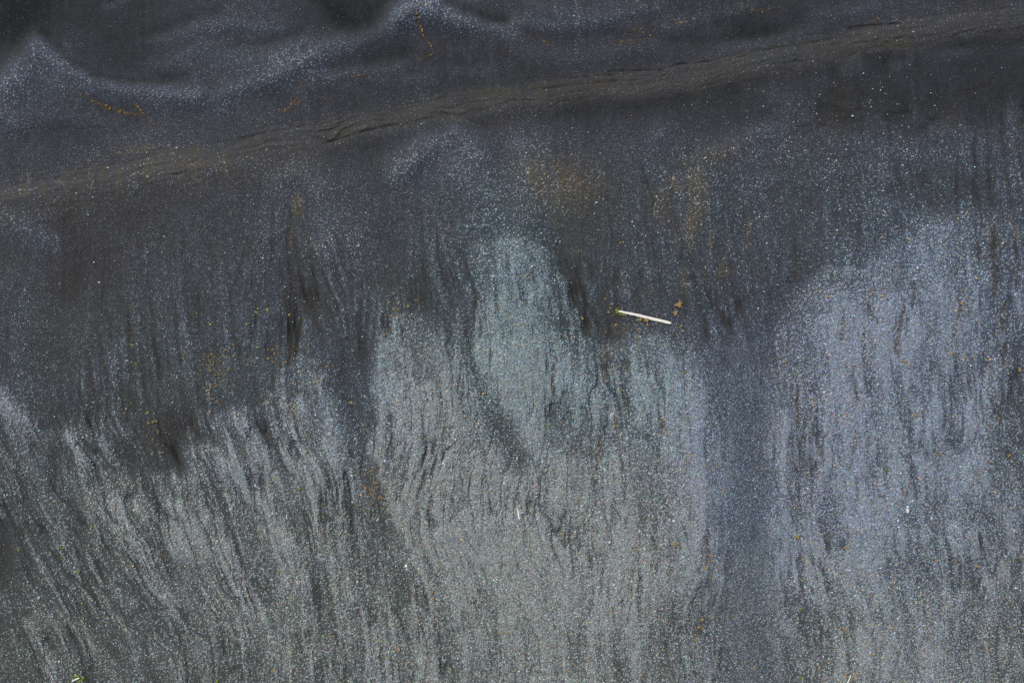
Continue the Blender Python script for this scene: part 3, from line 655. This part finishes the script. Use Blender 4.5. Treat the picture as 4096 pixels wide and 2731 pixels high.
col[green] = np.array([0.38, 0.80, 0.55]) * rng.uniform(0.8, 1.1, (green.sum(), 1))
scatter("pale_pebble_scatter", "small white and pale green pebbles strewn over the dark sand", pts, rad, rot, col, rng.integers(0, 4, len(src)),
        [pebble_mesh("pale_shape", 90 + i, m_pale, 0.75) for i in range(4)])
print("pale", len(src))

# ------------------------------------------------------------------ shape helpers for the things
def tube_bm(bm, path, radii, sides=8, flat=1.0, jit=0.0, r=random):
    """closed tapering tube along a path; flat squeezes it vertically"""
    rings = []
    n = len(path)
    for i, p in enumerate(path):
        t = (path[min(i + 1, n - 1)] - path[max(i - 1, 0)]).normalized()
        s = t.cross(Vector((0, 0, 1)))
        s = s.normalized() if s.length > 1e-4 else Vector((1, 0, 0))
        u = s.cross(t).normalized()
        ring = []
        for k in range(sides):
            a = 2 * math.pi * k / sides
            q = radii[i] * (1 + r.uniform(-jit, jit))
            ring.append(bm.verts.new(p + s * math.cos(a) * q + u * math.sin(a) * q * flat))
        rings.append(ring)
    for i in range(n - 1):
        for k in range(sides):
            bm.faces.new((rings[i][k], rings[i][(k+1) % sides], rings[i+1][(k+1) % sides], rings[i+1][k]))
    bm.faces.new(list(reversed(rings[0]))); bm.faces.new(rings[-1])
def finish(bm, name, mat, smooth_=True):
    bmesh.ops.recalc_face_normals(bm, faces=bm.faces)
    m = bpy.data.meshes.new(name); bm.to_mesh(m); bm.free(); m.materials.append(mat)
    if smooth_:
        m.polygons.foreach_set("use_smooth", np.ones(len(m.polygons), dtype=bool))
    return m

# ------------------------------------------------------------------ the driftwood log
def driftwood_log():
    ax, ay = W(2472, 1245); bx, by = W(2683, 1294)
    d = Vector((bx - ax, by - ay, 0)); ln = d.length; ang = math.atan2(d.y, d.x)
    r = random.Random(3)
    root = bpy.data.objects.new("driftwood_log", None); root.empty_display_size = 0.2
    root.location = ((ax + bx) / 2, (ay + by) / 2, gz((ax + bx) / 2, (ay + by) / 2)); root.rotation_euler = (0, 0, ang)
    put(root, "long straight bleached white driftwood log with splintered stubs, green weed at one end", "log")
    bm = bmesh.new()
    n = 46; path = []; rad = []
    for i in range(n):
        t = i / (n - 1); x = (t - .5) * ln
        w = np.interp(t, [0, .02, .08, .3, .55, .75, .9, .98, 1], [.016, .028, .040, .049, .058, .057, .057, .050, .022])
        path.append(Vector((x, 0.005 * math.sin(t * 5.0) - 0.004 * math.sin(t * 13), 0.047 + 0.003 * math.sin(t * 9)))); rad.append(w * (1 + r.uniform(-.07, .07)))
    tube_bm(bm, path, [q * 1.1 for q in rad], 16, 0.72, 0.035, r)
    put(bpy.data.objects.new("trunk", finish(bm, "log_trunk", m_wood)), parent=root)
    for t, side, l in ((.045, 1, .035), (.10, -1, .045), (.13, -1, .05), (.215, -1, .055), (.25, -1, .03), (.36, -1, .045), (.175, 1, .025)):
        bm = bmesh.new(); x = (t - .5) * ln
        b0 = Vector((x, side * .018, .052)); e = Vector((x + .02, side * (.03 + l), .050 + r.uniform(0, .03)))
        tube_bm(bm, [b0, b0.lerp(e, .5), e], [.017, .013, .005], 7, 1, .12, r)
        put(bpy.data.objects.new("broken_stub", finish(bm, "log_stub", m_wood)), parent=root)
    bm = bmesh.new()      # long splinter lifting off the thick end
    tube_bm(bm, [Vector((ln * .155, .044, .066)), Vector((ln * .22, .034, .074)), Vector((ln * .30, .020, .078)), Vector((ln * .38, .006, .072))], [.006, .013, .016, .010], 8, .7, .1, r)
    put(bpy.data.objects.new("split_splinter", finish(bm, "log_splinter", m_wood)), parent=root)
    return root
driftwood_log()

def stick(name, label, cat, a, b, w0, w1, w2, mat, bend=0.0, fork=None, group=None, seed=1, flat=.8):
    r = random.Random(seed)
    ax, ay = W(*a); bx, by = W(*b); d = Vector((bx - ax, by - ay, 0)); ln = d.length
    root = bpy.data.objects.new(name, None); root.empty_display_size = 0.1
    root.location = ((ax + bx) / 2, (ay + by) / 2, gz((ax + bx) / 2, (ay + by) / 2)); root.rotation_euler = (0, 0, math.atan2(d.y, d.x))
    put(root, label, cat, group)
    bm = bmesh.new(); n = 16
    path = [Vector(((i / (n-1) - .5) * ln, bend * math.sin(i / (n-1) * math.pi), max(w0, w1, w2) * .75 + .006)) for i in range(n)]
    rad = [float(np.interp(i / (n-1), [0, .08, .5, .92, 1], [w0 * .5, w0, w1, w2, w2 * .4])) for i in range(n)]
    tube_bm(bm, path, rad, 10, flat, .08, r)
    put(bpy.data.objects.new("stem", finish(bm, name + "_stem", mat)), parent=root)
    for (t, l, wd, an) in (fork or []):
        bm = bmesh.new(); p0 = Vector(((t - .5) * ln, 0, path[0].z))
        e = p0 + Vector((math.cos(an) * l, math.sin(an) * l, .012))
        tube_bm(bm, [p0, p0.lerp(e, .5), e], [wd, wd * .8, wd * .35], 8, .9, .1, r)
        put(bpy.data.objects.new("side_branch", finish(bm, name + "_branch", mat)), parent=root)
    return root
stick("driftwood_stick", "short thick white driftwood piece with a forked tip on dark green weed", "driftwood", (305, 2711), (335, 2698), .028, .030, .022, m_wood, .01, [(.93, .05, .012, .45), (.05, .03, .02, 3.0)], seed=4)
stick("driftwood_stick", "thin pale straw coloured stick lying alone on grey shingle", "stick", (2070, 2024), (2077, 2070), .016, .032, .026, m_wood, .006, [(.3, .03, .007, 2.6)], seed=5)
stick("driftwood_stick", "slender white stick beside an orange kelp stalk, running to the lower beach", "stick", (3391, 2684), (3362, 2760), .016, .022, .024, m_wood, -.01, [(.6, .05, .009, .6)], seed=6)
stick("kelp_stalk", "curved orange brown kelp stalk lying beside a slender white stick", "kelp stalk", (3403, 2681), (3391, 2713), .020, .014, .010, m_kelp, .02, [(.12, .05, .011, 2.4)], seed=7)
stick("kelp_stalk", "thin curved ochre kelp stalk alone on the purple grey upper beach", "kelp stalk", (1200, 50), (1206, 37), .008, .013, .006, m_kelp, .02, [(.5, .03, .006, .8)], seed=8)

# crumpled white scrap
def white_scrap():
    x, y = W(3614, 2030)
    root = bpy.data.objects.new("white_scrap", None); root.location = (x, y, gz(x, y)); root.empty_display_size = .1
    put(root, "crumpled white scrap of two broken pieces on blue grey shingle", "scrap")
    for i, (dx, dy, s) in enumerate(((.005, .10, .05), (0, -.02, .06), (.005, -.09, .045))):
        r = random.Random(20 + i); bm = bmesh.new(); bmesh.ops.create_icosphere(bm, subdivisions=2, radius=s)
        for v in bm.verts:
            v.co *= r.uniform(.7, 1.25); v.co.z = v.co.z * .8 + s * .8; v.co.x *= .9
            v.co.x += dx; v.co.y += dy
        put(bpy.data.objects.new("broken_piece", finish(bm, "scrap_piece", m_scrap, False)), parent=root)
white_scrap()

# ------------------------------------------------------------------ seaweed and stones, each one a thing
def tuft_mesh(name, mat, seed, blades, size, lump=.5):
    """crumpled seaweed: curling straps round a low lumpy heart; unit radius"""
    r = random.Random(seed); bm = bmesh.new()
    bmesh.ops.create_icosphere(bm, subdivisions=2, radius=lump)
    for v in bm.verts:
        v.co *= r.uniform(.72, 1.28); v.co.z = max(v.co.z * .6, -.05) + .10
    for i in range(blades):
        a = r.uniform(0, 6.283); ln = r.uniform(.6, 1.15); c = r.uniform(-1.4, 1.4); p = []
        for k in range(6):
            t = k / 5; aa = a + c * t
            p.append(Vector((math.cos(aa) * ln * t, math.sin(aa) * ln * t, .16 + .34 * math.sin(t * 3.0) * r.uniform(.5, 1.1))))
        w = r.uniform(.10, .2)
        tube_bm(bm, p, [w * .7, w, w * 1.25, w * 1.1, w * .8, w * .25], 6, .45, .15, r)
    return finish(bm, name, mat)
def strap_mesh(name, mat, seed):
    """long kelp strap with ruffled lobes; about 2 long"""
    r = random.Random(seed); bm = bmesh.new(); p = []; q = []
    for k in range(12):
        t = k / 11; p.append(Vector(((t - .5) * 2, .22 * math.sin(t * 6 + seed), .14 + .10 * math.sin(t * 9)))); q.append((.10 + .16 * math.sin(t * 3.1)) * r.uniform(.7, 1.25) + .02)
    tube_bm(bm, p, q, 8, .45, .2, r)
    for i in range(4):
        t = r.uniform(.2, .8); b = Vector(((t - .5) * 2, 0, .16)); s = r.choice((-1, 1)); e = b + Vector((r.uniform(-.3, .3), s * r.uniform(.3, .55), .08))
        tube_bm(bm, [b, b.lerp(e, .5), e], [.10, .12, .03], 6, .5, .2, r)
    return finish(bm, name, mat)
def ball_mesh(name, mat, seed, flat=.75):
    r = random.Random(seed); bm = bmesh.new(); bmesh.ops.create_icosphere(bm, subdivisions=2, radius=1)
    for v in bm.verts:
        v.co *= 1 + r.uniform(-.09, .09); v.co.z *= flat; v.co.y *= .82
    return finish(bm, name, mat)
V = {
 "kelp": [tuft_mesh("kelp_tuft", m_kelp, 100 + i, 6, 1, .55) for i in range(5)],
 "strap": [strap_mesh("kelp_strap", m_kelp, 120 + i) for i in range(4)],
 "tan": [tuft_mesh("tan_tuft", m_tan, 140 + i, 9, 1, .6) for i in range(6)],
 "green": [tuft_mesh("green_tuft", m_green, 160 + i, 7, 1, .6) for i in range(5)],
 "yellow": [tuft_mesh("yellow_tuft", m_yel, 180 + i, 8, 1, .4) for i in range(4)],
 "white": [ball_mesh("white_pebble", m_white, 200 + i) for i in range(4)],
}
def thing(name, kind, px, py, dia, label, cat, group, ang=None, k=None):
    """dia = diameter in survey units"""
    x, y = W(px, py); s = dia * S * (.62 if kind in ('tan', 'green', 'yellow') else .43)
    o = bpy.data.objects.new(name, V[kind][random.randrange(len(V[kind])) if k is None else k])
    lift = .5 * s if kind == "white" else -.02 * s
    o.location = (x, y, gz(x, y) + lift + .004); o.scale = (s, s, s * (.9 if kind != "white" else 1))
    o.rotation_euler = (0, 0, random.uniform(0, 6.283) if ang is None else ang)
    return put(o, label, cat, group)

MARKS = [((2578,1270), "the long white log"), ((320,2704), "the short forked driftwood"), ((2073,2047), "the thin straw coloured stick"), ((3614,2030), "the crumpled white scrap"), ((3378,2720), "the slender white stick"),
         ((2960,1750), "the smooth dark channel head"), ((2990,2450), "the smooth dark channel foot"), ((3366,1320), "the wedge shaped black rill"), ((3992,1290), "the long black rills"), ((640,1890), "the tip of the dark sand tongue"), ((1570,1300), "the rounded shingle front"),
         ((1500,2000), "the narrow dark rill between lobes"), ((870,1480), "the thick drift of tan weed"), ((1180,790), "the head of the drainage fan"), ((560,2300), "the leaning pale ridges"), ((1240,2600), "the fanned pale ridges"), ((2300,2450), "the flat pale shingle"), ((150,1600), "the left shingle front"), ((3800,2450), "the blue grey shingle")]
def where(px, py, dia, what, cuts):
    (mx, my), nm = min(MARKS, key=lambda m: math.hypot(m[0][0] - px, m[0][1] - py))
    d = math.hypot(mx - px, my - py)
    size = "tiny" if dia < cuts[0] else "small" if dia < cuts[1] else "broad"
    return f"{size} {what} {'right beside' if d < 130 else 'close to' if d < 300 else 'some way from'} {nm}"

# orange kelp on the upper beach
g = "orange kelp scraps of the forked wrack line on the upper beach"
for x, y, d in [(327,385,9),(355,381,9),(374,407,13),(427,423,15),(440,434,14),(461,431,8),(481,443,12),(474,448,11),(505,452,9)]:
    thing("kelp_scrap", "kelp", x, y, d, "orange kelp scrap in the line running down to the forked wrack line's junction", "kelp", g)
for x, y, d, a in [(553,428,12,-.9),(562,441,14,-.8),(571,452,11,-.9)]:
    thing("kelp_scrap", "strap", x, y, d, "orange kelp strap in the short upper arm of the forked wrack line", "kelp", g, a)
for x, y, d in [(615,495,7),(655,524,7),(662,529,6),(734,547,6)]:
    thing("kelp_scrap", "kelp", x, y, d, "tiny orange kelp scrap trailing down from the forked wrack line towards the scarp", "kelp", g)
thing("kelp_bulb", "kelp", 1079.5, 454, 12, "plump golden kelp bulb lying apart at the end of the short wrack line", "kelp", None, k=0)
thing("kelp_bulb", "kelp", 1117, 438, 10, "small golden kelp bulb second from the end of the short wrack line", "kelp", None, k=1)
thing("kelp_scrap", "strap", 1141, 441, 15, "upright orange kelp strap at the foot of the short wrack line", "kelp", None, 1.35)
g = "kelp scraps in the short wrack line below the middle cusp"
for x, y, d in [(1158,431,9),(1166,415,11),(1168,421,9),(1191,374,9),(1194,356,7),(1180,404,7)]:
    thing("kelp_scrap", "kelp", x, y, d, "small orange kelp scrap within the short wrack line", "kelp", g)
g = "kelp scraps hanging from the bright cusp horn"
for x, y, d, a in [(1670,67,15,1.5),(1669,84,10,1.4),(1690,124,20,-1.4),(1684,110,11,-1.1),(1694,142,12,-1.2)]:
    thing("kelp_scrap", "strap", x, y, d, "orange kelp strap in the wrack line under the bright cusp horn", "kelp", g, a)
thing("kelp_scrap", "kelp", 1726, 186, 14, "forked orange kelp clump at the bend below the bright cusp horn", "kelp", None, k=2)
thing("kelp_scrap", "strap", 1725, 220, 13, "flat orange kelp strap lying just below the forked kelp clump", "kelp", None, .35)
for x, y, d in [(1728,196,8),(1663,106,7),(1633,75,7),(1682,238,10),(1601,271,9),(1581,282,8),(1460,300,8),(1440,305,8),(1409,308,8),(2041,208,10),(2065,90,9)]:
    thing("kelp_scrap", "kelp", x, y, d, ("tiny" if d < 8 else "small") + " orange kelp scrap " + ("on the thin trail from cusp horn to short wrack line" if x < 1690 and y > 230 else "beside the strap line under the bright cusp horn" if x < 1760 else "alone beyond the bright cusp horn"), "kelp", "loose kelp scraps about the cusp horn")
g = "orange kelp scraps strewn along the upper right beach"
thing("kelp_bulb", "kelp", 2573, 131, 11, "round orange kelp bulb, smaller of the close pair", "kelp", None, k=3)
thing("kelp_bulb", "kelp", 2601, 143, 13, "large round orange kelp bulb, bigger of the close pair", "kelp", None, k=4)
thing("kelp_scrap", "strap", 2721, 95, 17, "long flat orange kelp strap strewn above the scarp", "kelp", None, .05)
for x, y, d in [(2564,118,10),(2521.5,163,9),(2660,114,11),(2699,85,11),(2745,90.6,9),(2771,78,9),(2820,67.5,7),(2858,53,8),(2967,30.5,7),(2987,27.4,10),(3009,40,8),(3050,49,12),(3006,52,6),(2584,27,9),(2179,168,11),(2490,166,8),(2388,191,6),(3076,35,9),(3118,30,6)]:
    thing("kelp_scrap", "kelp", x, y, d, ("tiny" if d < 8 else "small" if d < 10 else "ragged") + " orange kelp scrap strewn above the scarp" + (" around the close pair of bulbs" if 2480 < x < 2670 else " along the line past the flat strap" if x < 2870 and x >= 2670 else " at the far end of the kelp line" if x >= 2870 else ", alone on open sand"), "kelp", g)
o = thing("orange_float", "white", 2526, 465, 6, "tiny round orange float alone on dark sand below the scarp", "float", None, k=0)
o.data = ball_mesh("orange_float", m_buoy, 230, .95)
for x, y, d in [(945,520,7),(749,233,5),(232,710,5),(3512,78,12),(3825,43,6),(1773,671,8),(527,1233,9),(42,1082,7),(1898,930,6)]:
    thing("kelp_scrap", "kelp", x, y, d, "lone little brown orange kelp scrap on bare dark sand", "kelp", "lone kelp scraps on bare sand")

# green and yellow seaweed tufts
gl = "small bright green seaweed tuft on the lower shingle"; gg = "green seaweed tufts on the lower shingle"
for x, y, d in [(549,1458,11),(693,1611,9),(889,1430,7),(370,1628,8),(300,1634,8),(528,1613,7),(745,1966,6),(555,2021,6),(1187,1469,9),(1240,1799,11),(1111,1910,11),(1209,1949,10),(1295,2010,8),(1274,1629,6),(1642,1564,8),
                (378,2102,11),(265,2186,10),(83,2196,12),(329,2277,10),(256,2228,7),(284,2228,7),(668,2346,8),(431,2453,8),(13,2530,10),(878,2713,12),(599,2111,6),(560,2059,7),(1177,2600,12),(1123,2280,9),(1652,2153,8),(1518,2551,10),(1435,2390,8),(1747,2160,6),
                (1910,2422,6),(3248,1596,10),(3531,1872,9),(3590,1814,7),(3176,1497,9),(3720,1511,7),(3318,1788,6),(3113,1555,6),(3194,2428,10),(3099,2469,9),(3192,2700,10),(3202,2313,10),(3590,2711,9),(4037,2233,9),(2314,1006,7),(2192,1702,8),(790,1251,8),(22,1354,7),(2744,1054+110,6)]:
    thing("seaweed_tuft", "green", x, y, d, where(x, y, d, "bright green seaweed tuft", (8, 11)), "seaweed", gg)
for x, y, d in [(845,1297,12),(991,1296,10),(1035,1390,10),(1406,1609,13),(594,1649,10),(342,2403,10),(1074,1240,13),(1157,1260,11),(1034,1234,9),(1320,2189,9),(544,1290,7),(528,1378,8),(1024,1248,8),(1062,1610,8),(1030,1250,7)]:
    thing("seaweed_tuft", "yellow", x, y, d, where(x, y, d, "curly yellow green seaweed tuft", (8.5, 11.5)), "seaweed", "yellow seaweed tufts on the middle beach")
for x, y, d in [(2471,1248,16),(2478,1254,15),(2490,1259,13),(2486,1233,8),(2464,1240,10)]:
    thing("seaweed_tuft", "green", x, y, d, "olive green seaweed clump against the thin end of the driftwood log", "seaweed", "green weed at the log's thin end")
for x, y, d in [(346,2700,13),(340,2710,12),(326,2694,13),(316,2692,12),(330,2714,11)]:
    thing("seaweed_tuft", "green", x, y, d, "dark green seaweed clump round the short forked driftwood piece", "seaweed", "green weed round the forked driftwood")

# tan dried seaweed
thing("dried_seaweed", "tan", 2713, 1221, 30, "broad tan bushy seaweed clump above the log's thick end", "seaweed", None, k=0)
thing("dried_seaweed", "tan", 2699, 1254, 20, "greyish tan seaweed clump between the bushy clump and the log", "seaweed", None, k=1)
thing("dried_seaweed", "tan", 2584, 1279, 26, "largest tan seaweed mat tucked under the log's shaded side", "seaweed", None, k=2)
for x, y, d in [(2560,1278,18),(2546,1281,10),(2587,1299,12),(2622,1294,12),(2579,1316,9),(2723,1304,12),(2727,1323,14),(2463,1300,13),(2434,1249,11),(2441,1232,10),(2446,1218,7),(2502,1261,12),(2549,1319,10),(2628,1325,8),(2545,1345,9),(2597,1275,12),(2420,1196,10),(2705,1340,9),(2480,973,9),(2492,970,9),(2564,975,9),(2508,1103,9),(2330,1275,14)]:
    thing("dried_seaweed", "tan", x, y, d, ("tiny" if d < 9.5 else "small" if d < 12 else "broad") + " tan seaweed scrap " + ("on the scarp side of" if y < 1245 + (x - 2472) * .232 else "on the shaded side of") + " the driftwood log" + (", near its thin end" if x < 2540 else ", near its thick end" if x > 2650 else ", along its middle"), "seaweed", "tan seaweed scraps near the log")
ptan = [(1557,1211,12),(1577,1237,13),(1570,1264,13),(1634,1226,12),(1577,1175,11),(1592,1240,9),(1543,1260,7),(1620,1200,8),(1672,1200,8),(1576,1318,10),(1680,1305,9),(1542,1340,10),
        (3791,1412,12),(3841,1428,13),(3590,1443,12),(3598,1447,9),(4067,1480,15),(3795,1659,9),(3370,1657,11),(3647,1656,14),(3982,1671,11),(3216,1888,11),(3947,1841,13),(4026,1819,15),(3745,1809,12),(3932,1730,10),(3403,1741,9),(3793,1991,12),(3620,1456,9),(3130,1448,11),(3118,1430,9),(3828,1216,14),(3895,1285,9),(3302,1190,11),(3180,1287,9),
        (2530,1990+180,9),(2696,2170,20),(2534,2190,16),(2842,2216,14),(2840,2236,10),(2814,2262,14),(2845,2310,9),(2805,2470,14),(2846,2462,12),(2820,2420,8),(2790,2500,14),(2778,2550,12),(2580,2430,8),(2607,2602,9),(2924,2395,7),(2936,2463,8),(3012,2662,12),(2249,2147,9),(2888,2383,8),(2868,2260,8),(2246,2131,10),(2680,2290,9),(2680,2280,8),
        (2245,1690,9),(2455,1700,12),(2460,1680,9),(2490,1605,9),(2640,1672,12),(2650,1680,10),(2733,1680,8),(2480,1560,10),(2290,1805,11),(2530,1470,9),(2720,1490,11),(2730,1485,9),(2785,1910,8),(2870,1858,9),(3046,1864,7),(2888,1957,12),(2250,1760,8),(2065,1590,8),
        (3368,2182,12),(3374,2180,9),(3316,2131,9),(3470,2370,10),(3730,2235,12),(3806,2244,9),(3893,2258,13),(4066,2220,12),(3560,2500,11),(3465,2560,10),(3466,2604,12),(3520,2620,9),(3282,2563,8),(3266,2665,12),(3180,2140,18),(3200,2230,13),(3370,2683,13),(3372,2694,11),(3410,2688,12),(3417,2682,9),(3361,2718,10),(3408,2705,10),(3365,2505,18),(3808,2236,9),(3700,2470,9),(3950,2590,9),
        (1437,2100,9),(1520,1790,12),(1240,2110,10),(1285,2115,12),(1300,2060,11),(1066,2340,9),(1730,2360,12),(1737,2382,13),(1630,2640,12),(1605,2455,11),(1580,2570,9),(1340,2535,10),(2010,2520,13),(1570,2595,10),(1102,2670,14),(1560,2620,10),(1600,2590,12)]
for x, y, d in ptan:
    thing("dried_seaweed", "tan", x, y, d, where(x, y, d, "tan brown seaweed scrap", (9.5, 13)), "seaweed", "tan seaweed scraps among the lower shingle")
for (cx, cy, sxx, syy, n) in [(870,1480,75,90,46), (1120,1420,70,50,16), (1170,1640,60,90,20), (1510,1960,55,110,34), (620,1740,40,90,12), (1340,1520,130,100,14)]:
    for _ in range(n):
        x, y, d = random.gauss(cx, sxx * .6), random.gauss(cy, syy * .6), random.uniform(5.5, 10.5)
        thing("dried_seaweed", "tan", x, y, d, where(x, y, d, "drifted tan seaweed flake", (7, 9.2)), "seaweed", "tan seaweed drifts on the middle beach")

# white stones big enough to tell apart
for x, y, d in [(550,2035,10),(1436,2317,10),(3283,1566,11),(398,2626,6),(1529,1383,8),(1606,1439,7),(1168,1728,8),(224,1666,7),(2860,1690,7),(1102,1968,7),(1136,1934,6),(2030,1743,7),(291,2377,6),(508,1634,7),(1418,1678,7),(878,1700,6),(4037,2114,8),(3407,2641,7),(2220,33,6),(1572,1343,7),(1282,1272,7),(1451,1347,7)]:
    thing("white_stone", "white", x, y, d, where(x, y, d, "bright white rounded stone", (6.5, 8.5)), "stone", "bright white stones")

# ------------------------------------------------------------------ crumbs of the wrack lines: too fine to count
def crumbs(name, label, lines, mat, per_m, spread, r0):
    bm = bmesh.new(); r = random.Random(len(name) + len(lines))
    for pts, dn in lines:
        for (x0, y0), (x1, y1) in zip(pts[:-1], pts[1:]):
            n = int(math.hypot(x1 - x0, y1 - y0) * S * per_m * dn)
            for _ in range(n):
                t = r.random(); x, y = W(x0 + (x1 - x0) * t + r.gauss(0, spread), y0 + (y1 - y0) * t + r.gauss(0, spread))
                s = r0 * r.uniform(.5, 1.6); z = gz(x, y); a = r.uniform(0, 6.283); el = r.uniform(1, 2.6)
                vs = []
                for dx, dy, dz in ((1, 0, .15), (0, .7, .2), (-1, 0, .15), (0, -.7, .2), (0, 0, .8), (0, 0, -.3)):
                    dx *= el
                    vs.append(bm.verts.new((x + s * (dx * math.cos(a) - dy * math.sin(a)), y + s * (dx * math.sin(a) + dy * math.cos(a)), z + .003 + s * dz * r.uniform(.7, 1.3))))
                for i in range(4):
                    bm.faces.new((vs[i], vs[(i+1) % 4], vs[4])); bm.faces.new((vs[(i+1) % 4], vs[i], vs[5]))
    put(bpy.data.objects.new(name, finish(bm, name, mat, False)), label, kind="stuff")
crumbs("kelp_crumbs", "fine orange kelp crumbs in thin wrack lines on the upper beach", [
  ([(246,324),(280,355),(327,385),(373,407)], .5), ([(373,407),(427,423),(480,447),(510,453)], 1.6), ([(400,428),(445,440)], 1.5), ([(510,453),(545,457),(575,457)], 1.0), ([(535,415),(552,430),(575,456)], 1.6), ([(575,456),(605,488)], .7), ([(605,488),(640,510),(662,528)], .8),
  ([(1208,335),(1191,374),(1182,400)], .6), ([(1182,400),(1165,422),(1150,437),(1130,455)], 1.2), ([(1175,415),(1205,405),(1230,400)], .6), ([(1275,398),(1298,388)], .6), ([(1345,365),(1362,350)], .5), ([(1380,337),(1409,309),(1465,300)], .7),
  ([(1500,292),(1540,287)], .3), ([(1570,287),(1601,271)], .7), ([(1660,248),(1725,220)], .6), ([(1735,205),(1715,170)], .6), ([(1722,180),(1700,155),(1690,125),(1680,100),(1668,60)], 1.3), ([(1655,45),(1668,60)], .5),
  ([(2480,170),(2530,162)], .5), ([(2530,118),(2575,120)], .7), ([(2140,153),(2165,162),(2200,182)], .6), ([(2560,160),(2620,150)], .4), ([(2700,97),(2750,90)], .7), ([(2945,52),(2965,42)], .6), ([(3000,45),(3070,38)], .5), ([(2395,188),(2480,172)], .15)],
  m_kelp, 110, 2.2, .0078)
tl = []
for (cx, cy, a, b, n) in [(870,1480,80,110,60), (1120,1420,90,60,25), (1200,1640,120,120,40), (1510,1960,60,120,60), (2500,1280,120,70,30), (2470,1450,40,60,30), (1600,1240,60,60,20), (2100,1500,60,160,50), (3800,1700,260,300,60), (2600,2300,330,330,70), (3500,2500,400,200,60), (1400,2300,400,300,70), (500,2200,350,350,40), (3180,1900,60,400,30)]:
    for _ in range(n):
        x, y = random.gauss(cx, a * .7), random.gauss(cy, b * .7)
        tl.append(([(x, y), (x + random.uniform(-8, 8), y + random.uniform(-6, 6) + 9)], random.uniform(.3, 1.6)))
crumbs("seaweed_crumbs", "fine tan seaweed crumbs sprinkled through the lower shingle", tl, m_tan, 60, 3.5, .011)
